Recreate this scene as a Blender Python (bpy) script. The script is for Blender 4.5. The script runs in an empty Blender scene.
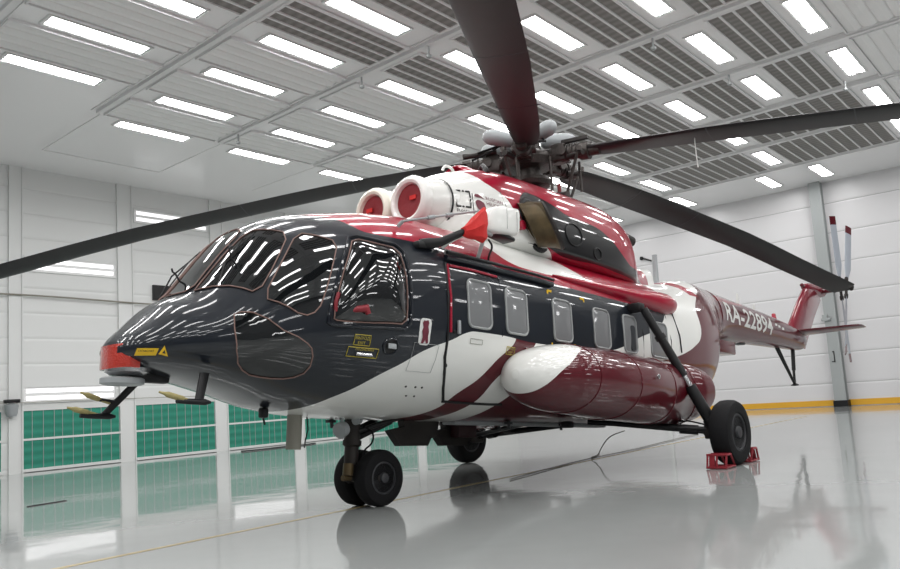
import bpy, bmesh, math, random
from mathutils import Vector, Matrix
random.seed(7)
C = bpy.context.scene.collection
PI = math.pi
YAW = -0.029108698      # the helicopter stands turned slightly from the hangar's axes
TILT = math.radians(4.7)  # it sits nose high on its undercarriage
CA, SA = math.cos(TILT), math.sin(TILT)
def g2b(p): return Vector((p[0]*CA-p[2]*SA, p[1], p[0]*SA+p[2]*CA))
def b2g(p): return Vector((p[0]*CA+p[2]*SA, p[1], -p[0]*SA+p[2]*CA))

# ---------------------------------------------------------------- helpers
def tag(o, label=None, cat=None, group=None, kind=None):
    if label: o['label'] = label
    if cat: o['category'] = cat
    if group: o['group'] = group
    if kind: o['kind'] = kind
    return o
def link(name, bm, mats, parent=None, smooth=True, angle=40):
    me = bpy.data.meshes.new(name)
    bmesh.ops.recalc_face_normals(bm, faces=bm.faces[:])
    if smooth:
        lim = math.radians(angle)
        for f in bm.faces: f.smooth = True
        for e in bm.edges:
            if len(e.link_faces) == 2:
                try:
                    if e.calc_face_angle() > lim: e.smooth = False
                except ValueError: pass
    bm.to_mesh(me); bm.free()
    if not isinstance(mats, (list, tuple)): mats = [mats]
    for m in mats: me.materials.append(m)
    o = bpy.data.objects.new(name, me); C.objects.link(o)
    if parent: o.parent = parent
    return o
def empty(name, loc=(0,0,0), rot=(0,0,0)):
    o = bpy.data.objects.new(name, None); C.objects.link(o)
    o.location = loc; o.rotation_euler = rot; o.empty_display_size = .2
    return o
def copy_tree(o, parent=None):
    c = o.copy(); C.objects.link(c)
    if parent: c.parent = parent
    for ch in [x for x in o.children]: copy_tree(ch, c)
    return c
def box(bm, c, s, rot=None, mi=0, bevel=0):
    r = bmesh.ops.create_cube(bm, size=1)
    vs = r['verts']
    M = Matrix.Translation(Vector(c)) @ (rot.to_4x4() if rot else Matrix.Identity(4)) @ Matrix.Diagonal((s[0], s[1], s[2], 1))
    bmesh.ops.transform(bm, matrix=M, verts=vs)
    fs = set(f for v in vs for f in v.link_faces)
    for f in fs: f.material_index = mi
    if bevel:
        es = list(set(e for v in vs for e in v.link_edges))
        r2 = bmesh.ops.bevel(bm, geom=es, offset=bevel, segments=2, affect='EDGES', profile=.5)
        for f in r2['faces']: f.material_index = mi
def frame_of(d):
    d = Vector(d).normalized()
    a = Vector((0,0,1)) if abs(d.z) < .9 else Vector((1,0,0))
    u = d.cross(a).normalized(); v = d.cross(u).normalized()
    return u, v
def ring(bm, c, u, v, ru, rv, n):
    return [bm.verts.new(Vector(c) + u*(ru*math.cos(2*PI*i/n)) + v*(rv*math.sin(2*PI*i/n))) for i in range(n)]
def skin(bm, rings, cap=True, mi=0, closed=True):
    n = len(rings[0])
    for a, b in zip(rings, rings[1:]):
        for i in range(n if closed else n-1):
            j = (i+1) % n
            try:
                f = bm.faces.new((a[i], a[j], b[j], b[i])); f.material_index = mi
            except ValueError: pass
    if cap:
        for r in (rings[0], rings[-1]):
            try:
                f = bm.faces.new(r); f.material_index = mi
            except ValueError: pass
def rod(bm, p, q, r1, r2=None, n=14, mi=0, cap=True):
    p, q = Vector(p), Vector(q); u, v = frame_of(q-p)
    r2 = r1 if r2 is None else r2
    skin(bm, [ring(bm, p, u, v, r1, r1, n), ring(bm, q, u, v, r2, r2, n)], cap, mi)
def lathe(bm, c, d, prof, n=32, mi=0, cap=True):
    """prof: list of (distance along d, radius)"""
    c = Vector(c); d = Vector(d).normalized(); u, v = frame_of(d)
    skin(bm, [ring(bm, c+d*a, u, v, max(r, .0005), max(r, .0005), n) for a, r in prof], cap, mi)
def tube(bm, pts, r, n=8, mi=0, closed=False):
    pts = [Vector(p) for p in pts]; m = len(pts); rings = []
    pu = None
    for i, p in enumerate(pts):
        a = pts[(i-1) % m] if (closed or i > 0) else p
        b = pts[(i+1) % m] if (closed or i < m-1) else p
        d = (b-a)
        if d.length < 1e-6: d = Vector((1,0,0))
        d.normalize()
        if pu is None: u, v = frame_of(d)
        else:
            u = (pu - d*pu.dot(d))
            if u.length < 1e-4: u, _ = frame_of(d)
            u.normalize(); v = d.cross(u)
        pu = u
        rr = r[i] if isinstance(r, (list, tuple)) else r
        rings.append(ring(bm, p, u, v, rr, rr, n))
    if closed: rings.append(rings[0]); skin(bm, rings, False, mi)
    else: skin(bm, rings, True, mi)
def smooth_path(P, k=2, closed=False):
    P = [Vector(p) for p in P]
    for _ in range(k):
        Q = []; m = len(P)
        if not closed: Q.append(P[0])
        for i in range(m if closed else m-1):
            a, b = P[i], P[(i+1) % m]
            Q += [a*.75+b*.25, a*.25+b*.75]
        if not closed: Q.append(P[-1])
        P = Q
    return P
def BM(): return bmesh.new()

# ---------------------------------------------------------------- materials
def new_mat(name):
    m = bpy.data.materials.new(name); m.use_nodes = True
    nt = m.node_tree; b = nt.nodes['Principled BSDF']
    return m, nt, b
def mat(name, col, rough=.5, metal=0, coat=0, spec=.5, bump=None, em=None, var=0):
    m, nt, b = new_mat(name)
    b.inputs['Base Color'].default_value = (*col, 1)
    b.inputs['Roughness'].default_value = rough
    b.inputs['Metallic'].default_value = metal
    b.inputs['Coat Weight'].default_value = coat
    b.inputs['Coat Roughness'].default_value = .03
    b.inputs['Specular IOR Level'].default_value = spec
    if em:
        b.inputs['Emission Color'].default_value = (*em[0], 1)
        b.inputs['Emission Strength'].default_value = em[1]
    if bump or var:
        tc = nt.nodes.new('ShaderNodeTexCoord'); n = nt.nodes.new('ShaderNodeTexNoise')
        nt.links.new(tc.outputs['Object'], n.inputs['Vector'])
        n.inputs['Scale'].default_value = bump[0] if bump else 6
        n.inputs['Detail'].default_value = 4
        if bump:
            bp = nt.nodes.new('ShaderNodeBump'); bp.inputs['Strength'].default_value = bump[1]; bp.inputs['Distance'].default_value = .02
            nt.links.new(n.outputs['Fac'], bp.inputs['Height']); nt.links.new(bp.outputs['Normal'], b.inputs['Normal'])
        if var:
            mx = nt.nodes.new('ShaderNodeMix'); mx.data_type = 'RGBA'
            mx.inputs['A'].default_value = (*[c*(1-var) for c in col], 1); mx.inputs['B'].default_value = (*[min(1, c*(1+var)) for c in col], 1)
            nt.links.new(n.outputs['Fac'], mx.inputs['Factor']); nt.links.new(mx.outputs['Result'], b.inputs['Base Color'])
    return m
NAVY = (.010, .013, .019); WHITE = (.80, .80, .77); CRIM = (.34, .006, .028); MAROON = (.090, .005, .011)
class Paint:
    """glossy livery: colour areas bounded by curves in the helicopter's own side view (X aft, Z up)"""
    def __init__(s, name, base):
        s.m, s.nt, s.b = new_mat(name)
        b = s.b
        b.inputs['Roughness'].default_value = .3; b.inputs['Specular IOR Level'].default_value = .15; b.inputs['Coat Weight'].default_value = .8; b.inputs['Coat Roughness'].default_value = .04
        tc = s.nt.nodes.new('ShaderNodeTexCoord'); sp = s.nt.nodes.new('ShaderNodeSeparateXYZ')
        s.nt.links.new(tc.outputs['Object'], sp.inputs[0])
        s.X, s.Y, s.Z = sp.outputs
        nz = s.nt.nodes.new('ShaderNodeTexNoise'); nz.inputs['Scale'].default_value = 2.2; nz.inputs['Detail'].default_value = 3
        s.nt.links.new(tc.outputs['Object'], nz.inputs['Vector'])
        bp = s.nt.nodes.new('ShaderNodeBump'); bp.inputs['Strength'].default_value = .06; bp.inputs['Distance'].default_value = .02
        s.nt.links.new(nz.outputs['Fac'], bp.inputs['Height']); s.nt.links.new(bp.outputs['Normal'], b.inputs['Normal']); s.nt.links.new(bp.outputs['Normal'], b.inputs['Coat Normal'])
        r = s.nt.nodes.new('ShaderNodeRGB'); r.outputs[0].default_value = (*base, 1); s.col = r.outputs[0]
    def math(s, op, a, b=None):
        n = s.nt.nodes.new('ShaderNodeMath'); n.operation = op
        for i, v in enumerate((a, b)):
            if v is None: continue
            if isinstance(v, (int, float)): n.inputs[i].default_value = v
            else: s.nt.links.new(v, n.inputs[i])
        return n.outputs[0]
    def curve(s, src, pts, lo, hi, vlo=0, vhi=5):
        t = s.math('DIVIDE', s.math('SUBTRACT', src, lo), hi-lo)
        n = s.nt.nodes.new('ShaderNodeFloatCurve'); c = n.mapping.curves[0]
        P = sorted(((x-lo)/(hi-lo), (y-vlo)/(vhi-vlo)) for x, y in pts)
        if P[0][0] > 0: P = [(0, P[0][1])]+P
        if P[-1][0] < 1: P = P+[(1, P[-1][1])]
        c.points[0].location = P[0]; c.points[1].location = P[-1]
        for p in P[1:-1]: c.points.new(*p)
        for p in c.points: p.handle_type = 'AUTO_CLAMPED'
        n.mapping.use_clip = True; n.mapping.update()
        s.nt.links.new(t, n.inputs['Value'])
        return s.math('ADD', s.math('MULTIPLY', n.outputs[0], vhi-vlo), vlo)
    def both(s, a, b): return s.math('MULTIPLY', a, b)
    def lt(s, a, b): return s.math('LESS_THAN', a, b)
    def gt(s, a, b): return s.math('GREATER_THAN', a, b)
    def put(s, mask, col):
        mx = s.nt.nodes.new('ShaderNodeMix'); mx.data_type = 'RGBA'
        s.nt.links.new(mask, mx.inputs['Factor']); s.nt.links.new(s.col, mx.inputs['A'])
        mx.inputs['B'].default_value = (*col, 1); s.col = mx.outputs['Result']
    def done(s):
        s.nt.links.new(s.col, s.b.inputs['Base Color']); return s.m
def paint(name, col):
    return mat(name, col, .3, spec=.15, coat=.8, bump=(2.2, .04))
M = {}
M['navy'] = paint('navy_paint', NAVY); M['white'] = paint('white_paint', WHITE)
M['crimson'] = paint('crimson_paint', CRIM); M['maroon'] = paint('maroon_paint', MAROON)
M['rubber'] = mat('rubber', (.007, .007, .008), .8, spec=.25, bump=(40, .2))
M['black'] = mat('black_metal', (.008, .008, .009), .45, spec=.35)
M['soot'] = mat('sooty_metal', (.03, .026, .024), .55, metal=.5, var=.5)
M['darkgrey'] = mat('dark_grey_paint', (.035, .036, .04), .5, var=.2)
M['blade'] = mat('blade_skin', (.016, .015, .016), .42, spec=.3, var=.15)
M['grey'] = mat('grey_paint', (.33, .35, .36), .45)
M['steel'] = mat('steel', (.55, .55, .56), .25, metal=1)
M['oily'] = mat('oily_metal', (.06, .052, .048), .4, metal=.6, var=.6, bump=(30, .3))
M['drab'] = mat('drab_grey_paint', (.26, .25, .21), .6)
M['bronze'] = mat('heat_stained_bronze', (.085, .06, .028), .4, metal=.5, var=.9)
M['glass_dark'] = mat('dark_cockpit_glass', (.006, .007, .008), .03, spec=.7, coat=.5)
M['glass_cabin'] = mat('cabin_window_glass', (.20, .205, .21), .06, spec=.7)
M['seal'] = mat('window_seal', (.22, .13, .11), .6)
M['frame'] = mat('window_frame_grey', (.30, .31, .31), .4)
M['redcloth'] = mat('red_cover_cloth', (.55, .012, .010), .75, bump=(8, .6))
M['plug'] = mat('red_intake_plug', (.20, .006, .012), .7, bump=(14, .5))
M['redlens'] = mat('red_lens', (.50, .03, .015), .18, coat=1, bump=(60, .5))
M['yellow'] = mat('yellow_sticker', (.80, .50, .01), .4)
M['yellowline'] = mat('yellow_stencil', (.45, .36, .03), .5)
M['tan'] = mat('tan_cover', (.35, .30, .13), .8, bump=(30, .5))
M['chock'] = mat('red_chock_paint', (.24, .015, .025), .45)
M['emblem'] = mat('emblem_maroon', (.14, .012, .03), .5)
M['ink'] = mat('black_ink', (.02, .02, .02), .5)
M['ivory'] = paint('ivory_paint', (.78, .76, .66))
M['tailblade'] = mat('tail_blade_grey', (.38, .41, .46), .4)

EXPO = 0.4
def interp(T,x):
    xs=T[0];ys=T[1];n=len(xs)
    if x<=xs[0]: return ys[0]
    if x>=xs[-1]: return ys[-1]
    i=0
    while xs[i+1]<x: i+=1
    def sl(k): return (ys[k+1]-ys[k])/(xs[k+1]-xs[k])
    def m(k):
        if k==0: return sl(0)
        if k==n-1: return sl(n-2)
        a,b=sl(k-1),sl(k)
        if a*b<=0: return 0.0
        h0=xs[k]-xs[k-1];h1=xs[k+1]-xs[k]
        w1=2*h1+h0;w2=h1+2*h0
        return (w1+w2)/(w1/a+w2/b)
    h=xs[i+1]-xs[i];t=(x-xs[i])/h
    m0,m1=m(i),m(i+1)
    return ys[i]*(1+2*t)*(1-t)**2+m0*h*t*(1-t)**2+ys[i+1]*t*t*(3-2*t)+m1*h*t*t*(t-1)
# fuselage tables (body frame: x aft, z up)
FW=([-2.86,-2.8,-2.7,-2.5,-2.2,-1.8,-1.4,-1.0,-0.5,0.0,5.2,6.0,6.8,7.5,8.2,8.9],
    [0.17,0.30,0.42,0.60,0.79,0.97,1.10,1.18,1.23,1.25,1.25,1.22,1.10,0.84,0.58,0.42])
FB=([-2.86,-2.8,-2.7,-2.5,-2.2,-1.8,-1.4,-1.0,-0.5,0.0,5.2,6.0,6.8,7.5,8.2,8.9],
    [1.36,1.33,1.30,1.26,1.20,1.11,1.00,0.94,0.915,0.91,0.91,0.98,1.22,1.62,2.15,2.60])
FT=([-2.86,-2.8,-2.7,-2.5,-2.3,-2.0,-1.75,-1.4,-1.0,-0.5,0.0,5.2,6.0,6.8,7.5,8.2,8.9],
    [1.49,1.57,1.67,1.87,1.99,2.38,2.67,2.86,2.97,3.08,3.14,3.2,3.27,3.46,3.58,3.59,3.57])
FC=([-2.86,-2.5,-2.0,-1.4,-0.5,0.0,5.2,6.8,8.2,8.9],
    [1.42,1.48,1.56,1.75,1.95,2.0,2.0,2.25,2.88,3.08])
FN=([-2.86,-2.0,-1.0,0,5.2,8.9],[2.0,2.15,2.3,2.4,2.4,2.0])
def sect(x): return interp(FW,x),interp(FB,x),interp(FT,x),interp(FC,x),interp(FN,x)
def F(x,y,z):
    if x<-2.86: return math.hypot(x+2.86,y,z-1.42)
    w,b,t,c,n=sect(x)
    h=(t-c) if z>c else (c-b)
    r=((abs(y)/w)**n+(abs(z-c)/h)**n)**(1/n)
    d=math.hypot(y,z-c)
    return d*(1-1/r) if r>1e-6 else -w
def theta_pt(x,th,off=0.0):
    w,b,t,c,n=sect(x)
    cs,sn=math.cos(th),math.sin(th)
    h=(t-c) if sn>0 else (c-b)
    y=w*math.copysign(abs(cs)**(2/n),cs); z=c+h*math.copysign(abs(sn)**(2/n),sn)
    return (x,y,z)
def yz_theta(x,y,z):
    w,b,t,c,n=sect(x)
    h=(t-c) if z>c else (c-b)
    a=math.copysign((abs(z-c)/h)**(n/2),z-c); d=math.copysign((abs(y)/w)**(n/2),y)
    return math.atan2(a,d)

# ---------------------------------------------------------------- the hangar
HU, HV, HH = 21.9, 13.57, 7.45          # far wall, left wall, ceiling
U0, V0 = -14.0, -13.0
def wall_mat(name, base, step, off, axis, line, lw=.012, rough=.35, dark=.80):
    m, nt, b = new_mat(name)
    b.inputs['Roughness'].default_value = rough
    tc = nt.nodes.new('ShaderNodeTexCoord'); sp = nt.nodes.new('ShaderNodeSeparateXYZ')
    nt.links.new(tc.outputs['Object'], sp.inputs[0])
    def mth(op, a, c=None, d=None):
        n = nt.nodes.new('ShaderNodeMath'); n.operation = op
        for i, v in enumerate((a, c, d)):
            if v is None: continue
            if isinstance(v, (int, float)): n.inputs[i].default_value = v
            else: nt.links.new(v, n.inputs[i])
        return n.outputs[0]
    z = mth('PINGPONG', mth('SUBTRACT', sp.outputs[axis], off), step/2)
    g = mth('LESS_THAN', z, lw)
    n = nt.nodes.new('ShaderNodeTexNoise'); n.inputs['Scale'].default_value = .35; n.inputs['Detail'].default_value = 3
    nt.links.new(tc.outputs['Object'], n.inputs['Vector'])
    mx0 = nt.nodes.new('ShaderNodeMix'); mx0.data_type = 'RGBA'
    mx0.inputs['A'].default_value = (*[c*.95 for c in base], 1); mx0.inputs['B'].default_value = (*base, 1)
    nt.links.new(n.outputs['Fac'], mx0.inputs['Factor'])
    mx = nt.nodes.new('ShaderNodeMix'); mx.data_type = 'RGBA'
    nt.links.new(g, mx.inputs['Factor']); nt.links.new(mx0.outputs['Result'], mx.inputs['A']); mx.inputs['B'].default_value = (*line, 1)
    nt.links.new(mx.outputs['Result'], b.inputs['Base Color'])
    sm = mth('SMOOTH_MIN', z, .05, .02)
    n2 = nt.nodes.new('ShaderNodeTexNoise'); n2.inputs['Scale'].default_value = .9; n2.inputs['Detail'].default_value = 2
    nt.links.new(tc.outputs['Object'], n2.inputs['Vector'])
    h = mth('ADD', mth('MULTIPLY', sm, .6), mth('MULTIPLY', n2.outputs['Fac'], .03))
    bp = nt.nodes.new('ShaderNodeBump'); bp.inputs['Strength'].default_value = .35; bp.inputs['Distance'].default_value = 1
    nt.links.new(h, bp.inputs['Height']); nt.links.new(bp.outputs['Normal'], b.inputs['Normal'])
    return m
M['wall_r'] = wall_mat('white_wall_cladding', (.74, .73, .74), .994, .755, 2, (.42, .42, .42), lw=.010)
M['wall_l'] = wall_mat('white_panel_wall', (.76, .77, .76), .62, .1, 2, (.66, .67, .66), lw=.007)
M['ceil'] = mat('white_ceiling_sheet', (.90, .90, .90), .25)
M['trim'] = mat('white_trim', (.74, .75, .74), .35)
M['rail'] = mat('ceiling_rail_paint', (.78, .78, .78), .35)
M['colpaint'] = mat('grey_column_paint', (.36, .38, .38), .42)
M['yellowband'] = mat('yellow_band', (.75, .40, .03), .4)
M['filter_dark'] = None
def stripes_mat(name, c1, c2, axis, scale, rough):
    m, nt, b = new_mat(name); b.inputs['Roughness'].default_value = rough
    tc = nt.nodes.new('ShaderNodeTexCoord'); w = nt.nodes.new('ShaderNodeTexWave')
    w.wave_type = 'BANDS'; w.bands_direction = axis; w.inputs['Scale'].default_value = scale
    w.inputs['Distortion'].default_value = .6; w.inputs['Detail Scale'].default_value = 2
    nt.links.new(tc.outputs['Object'], w.inputs['Vector'])
    mx = nt.nodes.new('ShaderNodeMix'); mx.data_type = 'RGBA'
    mx.inputs['A'].default_value = (*c1, 1); mx.inputs['B'].default_value = (*c2, 1)
    nt.links.new(w.outputs['Fac'], mx.inputs['Factor']); nt.links.new(mx.outputs['Result'], b.inputs['Base Color'])
    bp = nt.nodes.new('ShaderNodeBump'); bp.inputs['Strength'].default_value = .5; bp.inputs['Distance'].default_value = .02
    nt.links.new(w.outputs['Fac'], bp.inputs['Height']); nt.links.new(bp.outputs['Normal'], b.inputs['Normal'])
    return m
M['filter_dark'] = stripes_mat('dark_pleated_filter', (.22, .212, .20), (.29, .28, .265), 'X', 1.6, .8)
M['filter_light'] = mat('folded_pale_metal', (.86, .86, .85), .32)
M['dullwall'] = mat('dull_dark_wall', (.16, .165, .17), .7)
M['lampw'] = mat('lit_wall_tubes', (.9, .9, .9), .5, em=((1.0, 1, 1), .95))
M['lampwgap'] = mat('wall_lamp_reflector', (.7, .7, .7), .3, em=((1.0, 1, 1), .10))
M['green'] = stripes_mat('green_filter_mat', (.025, .22, .15), (.035, .27, .19), 'Z', 1.5, .85)

# floor: glossy resin with a pale worn line and slight waviness
fm, nt, b = new_mat('glossy_resin_floor')
b.inputs['Roughness'].default_value = .07; b.inputs['Specular IOR Level'].default_value = .6
tc = nt.nodes.new('ShaderNodeTexCoord')
n1 = nt.nodes.new('ShaderNodeTexNoise'); n1.inputs['Scale'].default_value = .6; n1.inputs['Detail'].default_value = 5
n2 = nt.nodes.new('ShaderNodeTexNoise'); n2.inputs['Scale'].default_value = 1.1; n2.inputs['Detail'].default_value = 2
for n in (n1, n2): nt.links.new(tc.outputs['Object'], n.inputs['Vector'])
mx = nt.nodes.new('ShaderNodeMix'); mx.data_type = 'RGBA'
mx.inputs['A'].default_value = (.30, .315, .31, 1); mx.inputs['B'].default_value = (.38, .395, .388, 1)
nt.links.new(n1.outputs['Fac'], mx.inputs['Factor']); nt.links.new(mx.outputs['Result'], b.inputs['Base Color'])
bp = nt.nodes.new('ShaderNodeBump'); bp.inputs['Strength'].default_value = .10; bp.inputs['Distance'].default_value = .05
nt.links.new(n2.outputs['Fac'], bp.inputs['Height']); nt.links.new(bp.outputs['Normal'], b.inputs['Normal'])
bm = BM(); box(bm, ((U0+HU)/2, (V0+HV)/2, -.1), (HU-U0+.4, HV-V0+.4, .2)); tag(link('floor', bm, fm, smooth=False), kind='structure')
bm = BM(); box(bm, ((U0+HU)/2, (V0+HV)/2, HH+.1), (HU-U0+.4, HV-V0+.4, .2)); tag(link('ceiling', bm, M['ceil'], smooth=False), kind='structure')
bm = BM(); box(bm, ((U0+HU)/2, HV+.1, HH/2), (HU-U0+.4, .2, HH)); tag(link('wall_left', bm, M['wall_l'], smooth=False), kind='structure')
bm = BM(); box(bm, (HU+.1, (V0+HV)/2, HH/2), (.2, HV-V0, HH)); tag(link('wall_far', bm, M['wall_r'], smooth=False), kind='structure')
bm = BM(); box(bm, ((U0+HU)/2, V0-.1, HH/2), (HU-U0+.4, .2, HH)); tag(link('wall_right', bm, M['dullwall'], smooth=False), kind='structure')
bm = BM(); box(bm, (U0-.1, (V0+HV)/2, HH/2), (.2, HV-V0, HH)); tag(link('wall_near', bm, M['dullwall'], smooth=False), kind='structure')
bm = BM(); box(bm, (HU-.01, (V0+HV)/2, .115), (.02, HV-V0, .19)); tag(link('baseboard_far', bm, M['yellowband'], smooth=False), kind='structure')
# left wall pilasters
k = 0
bm = BM()
for u in (-10.2, -7.37, -4.54, -1.30, 1.53, 4.28, 7.11, 9.92, 12.75, 15.6, 18.4):
    w = .30 if u in (1.53,) else .40
    box(bm, (u, HV-.03, HH/2), (w, .06, HH))
    box(bm, (u+w/2, HV-.045, HH/2), (.03, .09, HH))
tag(link('trim_1', bm, M['trim'], smooth=False), kind='structure')
# ceiling rails across the hangar
bm = BM()
RAILS = [1.43+2.87*i for i in range(-4, 7)]
for u in RAILS:
    if u < U0: continue
    box(bm, (u, (8.95+V0)/2, HH-.035), (.10, 8.95-V0, .07))
    box(bm, (u-.13, (8.95+V0)/2, HH-.012), (.03, 8.95-V0, .024))
    box(bm, (u+.13, (8.95+V0)/2, HH-.012), (.03, 8.95-V0, .024))
    if u < 8: rod(bm, (u, 8.9, HH-.10), (u, 11.7, HH-.10), .014, n=8)
rod(bm, (1.43, 11.7, HH-.10), (4.3, 11.7, HH-.10), .014, n=8)
tag(link('trim_2', bm, M['rail'], smooth=False), kind='structure')

ORD = ['first', 'second', 'third', 'fourth', 'fifth', 'sixth', 'seventh', 'eighth', 'ninth', 'tenth', 'eleventh', 'twelfth', 'thirteenth', 'fourteenth', 'fifteenth']
M['lamp'] = mat('lit_tubes', (.9, .9, .9), .5, em=((1.0, .995, .99), 16.0))
M['lampgap'] = mat('lamp_reflector', (.8, .8, .8), .3)
def lamp_unit(name, L, W, mt='lamp', mg='lampgap'):
    """a recessed two-tube fitting lying in its own XY plane, shining to -Z"""
    r = empty(name)
    bm = BM()
    for s in (-1, 1):
        box(bm, (0, s*(W/2+.012), -.012), (L+.05, .024, .034)); box(bm, (s*(L/2+.012), 0, -.012), (.024, W, .034))
    fr = link('frame', bm, M['trim'], r, smooth=False)
    bm = BM(); box(bm, (0, 0, -.004), (L, W, .008)); link('reflector', bm, M[mg], r, smooth=False)
    for s in (-1, 1):
        bm = BM(); box(bm, (0, s*W*.24, -.012), (L*.95, W*(.40 if mt == 'lamp' else .27), .012))
        for f in bm.faces: f.material_index = 0 if f.normal.z < -.5 else 1
        link('tube_cover', bm, [M[mt], M['trim']], r, smooth=False)
    return r
proto = lamp_unit('ceiling_light', 1.70, .34)
rows = [9.32-1.742*i for i in range(0, 13)]
bays = [20.12]+[14.33+2.875-2.872*i for i in range(0, 11)]
first = True
for i, v in enumerate(rows):
    if v < V0+.5: continue
    for j, u in enumerate(bays):
        if u < U0+1 or (i == 0 and u < 2): continue
        if j in (1, 2) and i >= 4 and (i-4) % 2 == 0: continue      # long filters take the place of these lamps
        if j == 0: continue
        o = proto if first else copy_tree(proto)
        first = False
        o.location = (u, v, HH)
        tag(o, 'fluorescent ceiling light, %s row from the left wall, %s from the yellow-striped far wall' % (ORD[i], ORD[j]), 'ceiling light', 'fluorescent lights in the ceiling grid', 'thing')
for n_, (v, where) in enumerate(((4.46, 'just beyond the aft-pointing rotor blade'), (1.5, 'left of the steel column top'), (-.1, 'right above the steel column top'), (-3.1, 'outside the right edge'), (7.4, 'hidden behind the engine cowling'))):
    o = copy_tree(proto); o.location = (20.12, v, HH)
    tag(o, 'fluorescent ceiling light beyond the filters beside the far wall, '+where, 'ceiling light', 'fluorescent lights beside the far wall', 'thing')
for k_ in ('lamp', 'lampw'): M[k_].cycles.emission_sampling = 'FRONT'
M['lampwgap'].cycles.emission_sampling = 'NONE'
# ceiling filter panels between the rails
def dark_panel(W=.98, cuts=4):
    r = empty('ceiling_filter'); L = 2.50
    bm = BM(); box(bm, (0, 0, -.010), (L, W, .02)); link('filter', bm, M['filter_dark'], r, smooth=False)
    for s in [q/cuts-.5 for q in range(cuts+1)]:
        bm = BM(); box(bm, (0, s*W, -.03), (L+.06, .04 if abs(s) < .5 else .055, .03)); link('bar', bm, M['rail'], r, smooth=False)
    for s in (-1, 1):
        bm = BM(); box(bm, (s*(L/2+.03), 0, -.022), (.06, W+.05, .03)); link('end_bar', bm, M['rail'], r, smooth=False)
    return r
def light_panel():
    r = empty('ceiling_filter'); L, W = 2.56, 1.05
    bm = BM(); prof = []
    n = 4
    for i in range(n):
        a = -W/2+W*i/n; w = W/n
        prof += [(a, -.012), (a+w*.08, -.035), (a+w*.45, -.058), (a+w*.92, -.035)]
    prof.append((W/2, -.005))
    A = [bm.verts.new((-L/2, y, z)) for y, z in prof]; B = [bm.verts.new((L/2, y, z)) for y, z in prof]
    for i in range(len(prof)-1): bm.faces.new((A[i], A[i+1], B[i+1], B[i]))
    link('folded_sheet', bm, M['filter_light'], r, smooth=False)
    bm = BM()
    for s in (-1, 1):
        box(bm, (0, s*(W/2+.015), -.03), (L+.06, .03, .06)); box(bm, (s*(L/2+.015), 0, -.03), (.03, W+.05, .06))
    link('frame', bm, M['rail'], r, smooth=False)
    return r
dp, lp = dark_panel(), light_panel(); ud = ul = True
for i in range(1, len(rows)):
    v = rows[i]+.855
    for j in range(0, 11):
        u = 17.22-2.87*j
        if v < V0+.8 or u-1.4 < U0 or (i == 1 and u < 1.4): continue
        dark = -3.2 < v < 3.9
        if dark and j in (0, 1): continue
        if dark:
            o = dp if ud else copy_tree(dp); ud = False
        else:
            o = lp if ul else copy_tree(lp); ul = False
        o.location = (u, v, HH)
        tag(o, '%s ceiling filter, %s row from the left wall, %s from the far wall' % ('dark slatted filter' if dark else 'pale folded metal', ORD[i-1], ORD[j]), 'ceiling filter',
            'dark filter panels in the ceiling' if dark else 'pale folded ceiling panels', 'thing')
lg = dark_panel(2.74, 9); ul = True
for v, a in ((2.34, 'left'), (-1.14, 'right')):
    for u, b_ in ((17.22, 'last'), (14.35, 'second last')):
        o = lg if ul else copy_tree(lg); ul = False
        o.location = (u, v, HH); tag(o, 'wide dark ceiling filter, %s one in the %s bay before the far wall' % (a, b_), 'ceiling filter', 'wide dark filters in the ceiling', 'thing')
# small sprinkler heads / sensors on the rails
def sensor():
    bm = BM(); rod(bm, (0,0,0), (0,0,-.16), .02, n=10); lathe(bm, (0,0,-.16), (0,0,-1), [(0, .02), (.01, .05), (.05, .05), (.07, .02)], 12)
    return link('ceiling_sensor', bm, M['colpaint'])
sp0 = None
for (u, v, where) in ((4.3, 4.1, 'second rail from the nose end, left of the rotor'), (4.3, 8.2, 'on the rail nearest the left wall lights'), (4.3, 2.35, 'above the engine intakes'),
                      (7.17, 2.3, 'above and left of the rotor hub'), (12.4, -2.6, 'above the long right-hand rotor blade'), (10.0, -.95, 'right of the rotor, middle of three'), (7.17, -.6, 'near the top of the picture, right of the foremost blade')):
    if sp0 is None: sp0 = o = sensor()
    else: o = sp0.copy(); C.objects.link(o)
    o.location = (u, v, HH-.07); tag(o, 'small grey ceiling sensor ' + where, 'sensor', 'small sensors hanging from the ceiling rails', 'thing')

# recessed light strips in the left wall
wl = lamp_unit('wall_light', 2.26, .36, 'lampw', 'lampwgap')
firstw = True
for (u, z, lab) in ((2.89, 5.05, 'white light strip in left wall directly under the left-hand rotor blade, partly covered by it'),
                    (5.71, 6.64, 'highest full light strip in left wall, right of the first bay'),
                    (2.85, 1.84, 'low light strip in left wall just above the first green grille'),
                    (.0, 6.62, 'light strip in left wall cut off by the left edge'),
                    (8.55, 5.05, 'light strip in left wall hidden behind the cockpit'), (8.55, 1.84, 'low light strip in left wall hidden behind the nose'),
                    (11.4, 6.64, 'light strip in left wall hidden behind the engine'), (-2.85, 5.05, 'wall light strip outside the left edge, upper'), (-2.85, 1.84, 'wall light strip outside the left edge, lower')):
    o = wl if firstw else copy_tree(wl); firstw = False
    o.location = (u, HV-.002, z); o.rotation_euler = (-PI/2, 0, 0)
    tag(o, lab, 'wall light', 'fluorescent light strips in the left wall', 'thing')
M['lampr'] = mat('lit_right_wall_tubes', (.9, .9, .9), .5, em=((1.0, 1, 1), 12.0)); M['lampr'].cycles.emission_sampling = 'FRONT'
wr = lamp_unit('wall_light', 2.26, .36, 'lampr', 'trim'); fr_ = True
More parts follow.
